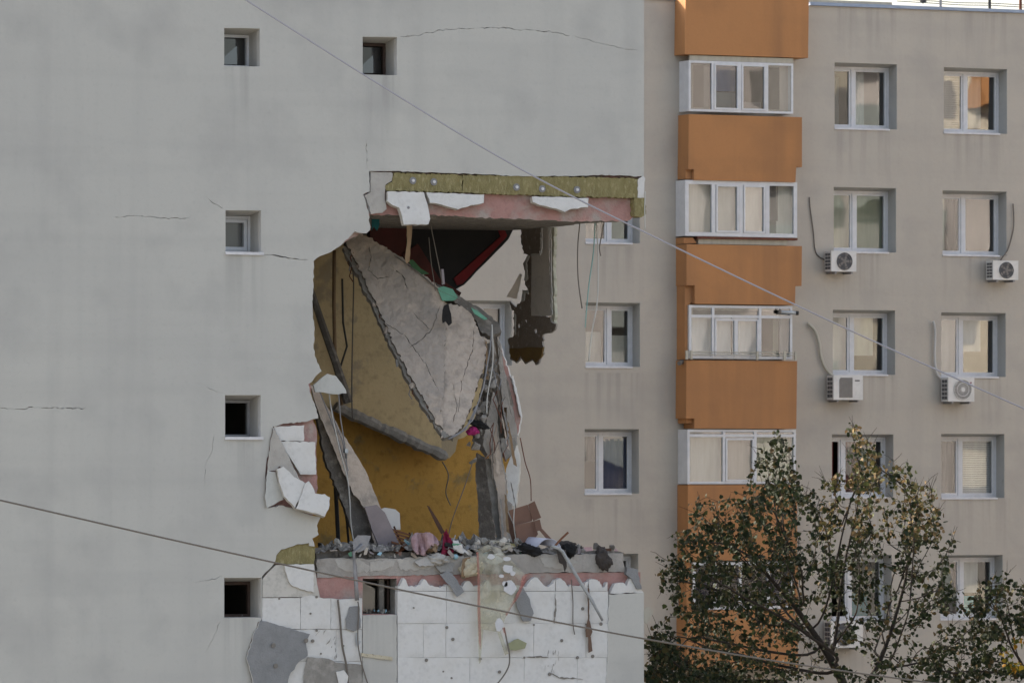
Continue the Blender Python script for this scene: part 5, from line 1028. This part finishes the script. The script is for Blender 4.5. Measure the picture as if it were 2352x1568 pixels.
ac(2162, 867, 2238, 922, 'l', 'air conditioner with a pale hub in a round grille', 0.55)
ac(1893, 1424, 1982, 1486, 'd', 'air conditioner half hidden behind the tree', 0.42)
wire([(1859, 453), (1861, 480), (1868, 530), (1874, 580), (1896, 598)], YF - 0.03, 0.014, M['wire_b'], 'thin patched hose above the air conditioner by the pale green window', 'refrigerant_hose', 'hose')
wire([(2327, 468), (2328, 520), (2316, 570), (2302, 592), (2298, 600)], YF - 0.05, 0.016, M['wire_b'], 'thin dark hose above the air conditioner at the right edge', 'refrigerant_hose', 'hose')
wire([(1855, 742), (1871, 758), (1882, 790), (1886, 820), (1898, 848), (1914, 864)], YF - 0.08, 0.033, M['c_cream'], 'thick cream hose above the air conditioner with the brown panel', 'refrigerant_hose', 'hose')
wire([(2143, 738), (2148, 760), (2147, 820), (2152, 858), (2166, 872)], YF - 0.08, 0.031, M['c_white'], 'thick white hose above the air conditioner with the pale hub', 'refrigerant_hose', 'hose')

# roof of the far block: block house, poles, wires
rs = empty('rooftop_house', (fx(1985), YF + 7, zR), None, 'pale rooftop house above the edge of the far block', 'building')
bx3 = MB().box((fx(1930), YF + 5, zR - 0.28), (fx(2052), YF + 8, zR + 2.2)).build('wall', M['fac'], rs)
MB().box((fx(1945), YF + 4.95, zR + 0.1), (fx(1965), YF + 5.02, zR + 2.0)).build('door', M['greyframe'], rs)
MB().box((fx(1922), YF + 4.7, zR + 2.202), (fx(2060), YF + 8.3, zR + 2.35)).build('roof', M['flash'], rs)
rdm = mat('red_sheet', (0.25, 0.08, 0.07), rough=0.7)
MB().prism([(fx(2054), zR - 0.28), (fx(2100), zR - 0.28), (fx(2100), zR + 0.16), (fx(2054), zR + 0.2)], lambda x, z: Vector((x, YF + 4, z)), Vector((0, 1.2, 0))).build('roof_hatch', rdm, None, 'low red roof hatch beside the rooftop house', 'roof hatch')
for i, (u, m, lb) in enumerate([(2160, 'steel', 'grey roof pole left of the other two'), (2273, 'wire_k', 'dark roof pole in the middle of three'), (2344, 'rust', 'reddish roof pole at the right picture edge')]):
    pz = empty('roof_pole', (fx(u, YF + .3), YF + 0.3, zR), None, lb, 'pole'); MB().tube([(fx(u, YF + .3), YF + .3, zR + .02), (fx(u, YF + .3), YF + .3, zR + 2.4)], 0.035, 8).build('pole', M[m], pz)
    MB().box((fx(u, YF + .3) - .1, YF + .2, zR + .076), (fx(u, YF + .3) + .1, YF + .4, zR + .10)).build('foot', M['steel'], pz)
lump('roof_vent', 2121, 3, YF + 0.6, 7, 5, M['wire_k'], 'small black ball on the roof edge against the sky', 'roof vent', 20, 0.2)
for v, lb in ((4, 'upper'), (9, 'lower')):
    wire([(2060, v - 6), (2160, v), (2210, v + 3), (2273, v + 4), (2352, v + 8), (2420, v + 10)], YF + 0.3, 0.009, M['wire_k'], lb + ' thin wire strung between the roof poles', 'roof_wire')

# ================================================================== blocks across the yard, seen only mirrored in the windows
def opp(x0, x1, y, h, m1, m2, label, seed):
    ro = random.Random(seed); b = empty('opposite_block', ((x0 + x1) / 2, y - 6, 0), None, label, 'building')
    MB().box((x0, y - 12, 0), (x1, y, h)).build('wall', m1, b)
    k = 0; x = x0 + 1.5
    while x < x1 - 2:
        z = 1.2
        while z < h - 2:
            MB().box((x, y + 0.002, z), (x + 1.4, y + 0.05, z + 1.4)).build('window', M['c_grey'], b); z += 2.75
        if k % 3 == 1:
            z = 0.2
            while z < h - 2: MB().box((x - 0.6, y + 0.05, z), (x + 2.0, y + 1.0, z + 1.0)).build('balcony', m2, b); z += 2.75
        k += 1; x += 3.3
    MB().box((x0 - 0.3, y - 12.3, h + 0.002), (x1 + 0.3, y + 0.3, h + 0.3)).build('roof', M['flash'], b)
pk = mat('pink_render', (0.40, 0.365, 0.345), (0.35, 0.32, 0.30), 0.4); crm = mat('cream_render', (0.48, 0.435, 0.36), (0.43, 0.39, 0.32), 0.4)
opp(33, 52, -16, 31, pk, M['c_mauve'], 'pinkish block across the yard, mirrored in the far windows', 1)
opp(53.5, 72, -20, 33, crm, M['orange'], 'cream block with orange balconies mirrored in the far windows', 2)
opp(74, 96, -18, 30, mat('tile_orange', (0.42, 0.24, 0.12), (0.36, 0.21, 0.11), 0.4), crm, 'orange block mirrored in the far windows', 3)

# ================================================================== overhead cables in front
def span(pts, Y, r, m, label):
    return wire(pts, Y, r, m, label, 'overhead_cable', 'cable')
span([(470, -58), (570, 4), (880, 200), (1200, 391), (1560, 572), (1960, 762), (2352, 938), (2600, 1044)], -14.0, 0.0105, M['wire_l'], 'overhead cable crossing from the upper left to the right edge')
span([(-120, 1122), (0, 1148), (400, 1240), (800, 1328), (1200, 1412), (1480, 1466), (1800, 1520), (2100, 1562), (2352, 1594), (2500, 1612)], -14.0, 0.0115, M['wire_b'], 'overhead cable crossing the lower left of the damaged block')

# ================================================================== trees
lm = bpy.data.materials.new('leaf'); lm.use_nodes = True; n = lm.node_tree.nodes; l = lm.node_tree.links; n.clear()
o_ = n.new('ShaderNodeOutputMaterial'); at = n.new('ShaderNodeAttribute'); at.attribute_name = 'tint'
pb = n.new('ShaderNodeBsdfPrincipled'); pb.inputs['Roughness'].default_value = 0.75; pb.inputs['Specular IOR Level'].default_value = 0.15
tl = n.new('ShaderNodeBsdfTranslucent'); mx = n.new('ShaderNodeMixShader'); mx.inputs[0].default_value = 0.15
l.new(at.outputs['Color'], pb.inputs['Base Color']); l.new(at.outputs['Color'], tl.inputs[0]); l.new(pb.outputs[0], mx.inputs[1]); l.new(tl.outputs[0], mx.inputs[2]); l.new(mx.outputs[0], o_.inputs[0])
GREENS = [(0.022, 0.032, 0.014), (0.030, 0.040, 0.017), (0.018, 0.027, 0.014), (0.042, 0.048, 0.020), (0.065, 0.058, 0.024), (0.095, 0.066, 0.030)]
YELL = [(0.30, 0.20, 0.02), (0.34, 0.17, 0.015), (0.10, 0.11, 0.02), (0.06, 0.08, 0.02)]

def grow(name, label, base, ells, Y, nattr, seed, leaf_n, leaf_s, yellow=None, spread=2.4, group=None):
    rg = np.random.default_rng(seed); rp = random.Random(seed)
    pts = []
    wts = np.array([e[2] * e[3] * e[4] for e in ells]); wts = wts / wts.sum()
    while len(pts) < nattr:
        e = ells[rg.choice(len(ells), p=wts)]
        a = rg.uniform(0, 6.283); r_ = math.sqrt(rg.uniform(0, 1)); u = e[0] + e[2] * r_ * math.cos(a); v = e[1] + e[3] * r_ * math.sin(a)
        y = Y + rg.normal(0, 0.5) * spread * math.sqrt(max(0.05, 1 - r_ * r_ * 0.8))
        if v > 1720 or u < 1200: continue
        pts.append(P(u, v, y))
    A = np.array([tuple(p) for p in pts])
    nodes = [Vector(p) for p in base]; par = [-1] + list(range(len(base) - 1))
    N = np.array([tuple(p) for p in nodes])
    d0 = np.linalg.norm(A[:, None, :] - N[None], axis=2); near = d0.argmin(1); nd = d0.min(1); alive = np.ones(len(A), bool)
    STEP = 0.19; KILL = 0.25
    for it in range(160):
        idx = np.where(alive & (nd < 9.0))[0]
        if len(idx) == 0: break
        acc = {}
        for i in idx:
            k = near[i]; d = A[i] - N[k]; q = np.linalg.norm(d)
            if q < 1e-6: continue
            acc.setdefault(k, []).append(d / q)
        new = []
        for k, ds in acc.items():
            s = np.sum(ds, axis=0) + rg.normal(0, 0.15, 3) + np.array([0, 0, 0.25]); q = np.linalg.norm(s)
            if q < 0.2: continue
            p = N[k] + s / q * STEP
            new.append((p, k))
        if not new: break
        NP = np.array([p for p, _ in new]); b0_ = len(N)
        # drop near duplicates of existing nodes
        N = np.vstack([N, NP]); par += [int(k) for _, k in new]
        d = np.linalg.norm(A[:, None, :] - NP[None], axis=2); mi = d.argmin(1); mv = d.min(1)
        up_ = mv < nd; near[up_] = b0_ + mi[up_]; nd[up_] = mv[up_]
        alive &= nd > KILL
        if len(N) > 9000: break
    n_ = len(N); ch = [[] for _ in range(n_)]
    for i, p in enumerate(par):
        if p >= 0: ch[p].append(i)
    rad = np.zeros(n_)
    for i in range(n_ - 1, -1, -1):
        rad[i] = 0.0065 if not ch[i] else (sum(rad[c] ** 2.25 for c in ch[i])) ** (1 / 2.25)
    rad = np.minimum(rad, 0.095)
    root = empty(name, base[0], None, label, 'tree', group)
    tk = MB(); br = MB()
    done = [False] * n_
    starts = [0] + [c for i in range(n_) for c in sorted(ch[i], key=lambda c: -rad[c])[1:]]
    for s in starts:
        chain = ([par[s]] if par[s] >= 0 else []) + [s]; k = s
        while ch[k]:
            k = max(ch[k], key=lambda c: rad[c]); chain.append(k)
        ps_ = [Vector(N[i]) for i in chain]; rs_ = [float(rad[i]) for i in chain]
        if len(chain) > 1 and par[s] >= 0: rs_[0] = rs_[1]
        if len(ps_) < 2: continue
        (tk if s == 0 else br).tube(ps_, rs_, 8 if max(rs_) > 0.05 else (5 if max(rs_) > 0.02 else 3), cap=False)
    for i in range(n_):
        if not ch[i] and par[i] >= 0:
            for _ in range(rp.choice((1, 2, 3))):
                d = (Vector(N[i]) - Vector(N[par[i]])).normalized() + Vector((rp.gauss(0, .5), rp.gauss(0, .5), rp.gauss(.15, .5))); d.normalize(); L_ = rp.uniform(0.1, 0.34)
                a = Vector(N[i]); br.tube([a, a + d * L_ * .5 + Vector((0, 0, .02)), a + d * L_ + Vector((0, 0, rp.uniform(-.02, .08)))], [0.006, 0.005, 0.003], 3, cap=False)
    tk.build('trunk', M['bark'], root, smooth=True); br.build('branches', M['bark'], root, smooth=True, recalc=False, kind='stuff')
    cand = [i for i in range(n_) if rad[i] < 0.0125 and par[i] >= 0]
    vs = []; fs_ = []; tint = []
    for _ in range(leaf_n):
        i = rp.choice(cand); p = Vector(N[i]) + Vector((rp.gauss(0, .06), rp.gauss(0, .06), rp.gauss(-0.03, .06)))
        ax = Vector((rp.gauss(0, 1), rp.gauss(0, 1), rp.gauss(-0.9, 0.8))).normalized(); sd_ = ax.cross(Vector((rp.gauss(0, 1), rp.gauss(0, 1), rp.gauss(0, 1)))).normalized(); nm = ax.cross(sd_)
        s = leaf_s * rp.choice((rp.uniform(0.45, 0.9), rp.uniform(0.8, 1.15), rp.uniform(1.0, 1.5))); b = len(vs); cu = rp.uniform(0.05, 0.35)
        for (t, w_, h) in ((0, 0, 0), (0.12, 0.42, cu * .6), (0.5, 0.5, cu), (1.05, 0, -cu * .4), (0.5, -0.5, cu), (0.12, -0.42, cu * .6), (0.45, 0, 0)):
            vs.append(p + ax * (t * s) + sd_ * (w_ * s) + nm * (h * s * 0.5))
        fs_ += [(b, b + 1, b + 6), (b + 1, b + 2, b + 6), (b + 2, b + 3, b + 6), (b + 3, b + 4, b + 6), (b + 4, b + 5, b + 6), (b + 5, b, b + 6)]
        c = rp.choices(GREENS, (6, 6, 6, 5, 3, 2))[0]
        # sunlight painted into the leaf tint: paler, warmer at the crown's top right
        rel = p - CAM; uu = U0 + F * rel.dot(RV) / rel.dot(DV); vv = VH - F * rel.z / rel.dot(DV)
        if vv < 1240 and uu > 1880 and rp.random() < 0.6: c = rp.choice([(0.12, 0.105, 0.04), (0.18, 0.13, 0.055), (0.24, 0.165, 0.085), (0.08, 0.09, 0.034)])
        if yellow and math.hypot((uu - yellow[0]) / yellow[2], (vv - yellow[1]) / yellow[3]) < 1: c = rp.choice(YELL)
        k = rp.uniform(0.6, 1.15); tint += [(c[0] * k, c[1] * k, c[2] * k, 1)] * 7
    loc = Vector(base[0]); me = bpy.data.meshes.new('crown'); me.from_pydata([v - loc for v in vs], [], fs_)
    ca = me.color_attributes.new('tint', 'FLOAT_COLOR', 'POINT'); ca.data.foreach_set('color', np.array(tint, dtype=np.float32).ravel())
    me.materials.append(lm); cr = bpy.data.objects.new('crown', me); COL.objects.link(cr); put(cr, loc, root); cr['kind'] = 'stuff'
    print(name, 'nodes', n_, 'leaves', leaf_n)
    return root
YT = 17.0
gb = P(1950, 1700, YT)
grow('lime_tree', 'lime tree with dark leaves and sunlit top before the orange balconies', [(gb.x, gb.y, 0), (gb.x + .03, gb.y, 1.2), (gb.x, gb.y, 2.4), (gb.x + .05, gb.y + .05, 3.6), (gb.x, gb.y, 4.8), (gb.x - 0.02, gb.y, 5.6), tuple(P(1950, 1640, YT)), tuple(P(1948, 1600, YT))],
     [(1978, 1075, 45, 95, 1.3), (1775, 1080, 55, 95, 0.9), (1690, 1250, 140, 120, 1.0), (1620, 1350, 100, 110, 1.0), (1545, 1320, 45, 60, 0.6), (1850, 1240, 150, 150, 1.0), (2050, 1180, 115, 120, 1.1), (2120, 1260, 80, 80, 1.0),
      (1900, 1380, 240, 120, 0.6), (1590, 1500, 110, 80, 1.0), (1760, 1500, 170, 90, 0.8), (2150, 1440, 130, 110, 0.6), (2000, 1540, 150, 50, 0.4), (1720, 1380, 140, 90, 1.2)], YT, 1800, 5, 12000, 0.075)
gb = P(2420, 1760, YT - 1)
grow('lime_tree', 'second lime tree with yellow leaves at the lower right picture corner', [(gb.x, gb.y, 0), (gb.x, gb.y, 1.6), (gb.x - .04, gb.y, 3.2), tuple(P(2418, 1850, YT - 1)), tuple(P(2410, 1720, YT - 1))],
     [(2300, 1380, 70, 80, 1), (2330, 1490, 90, 90, 1.2), (2220, 1540, 90, 50, 1.0), (2420, 1420, 90, 130, 1), (2160, 1560, 60, 30, .8)], YT - 1, 420, 8, 2600, 0.08, (2335, 1500, 34, 42), 1.8)
gb = P(1560, 1860, YT - 2)
grow('lime_tree', 'low leafy treetop at the bottom beside the damaged corner', [(gb.x, gb.y, 0), (gb.x, gb.y, 1.6), (gb.x + .04, gb.y, 3.2), tuple(P(1562, 1830, YT - 2)), tuple(P(1570, 1720, YT - 2))],
     [(1540, 1550, 70, 60, 1), (1640, 1560, 90, 40, 1), (1520, 1480, 40, 50, .7)], YT - 2, 300, 11, 2000, 0.08, None, 1.8)
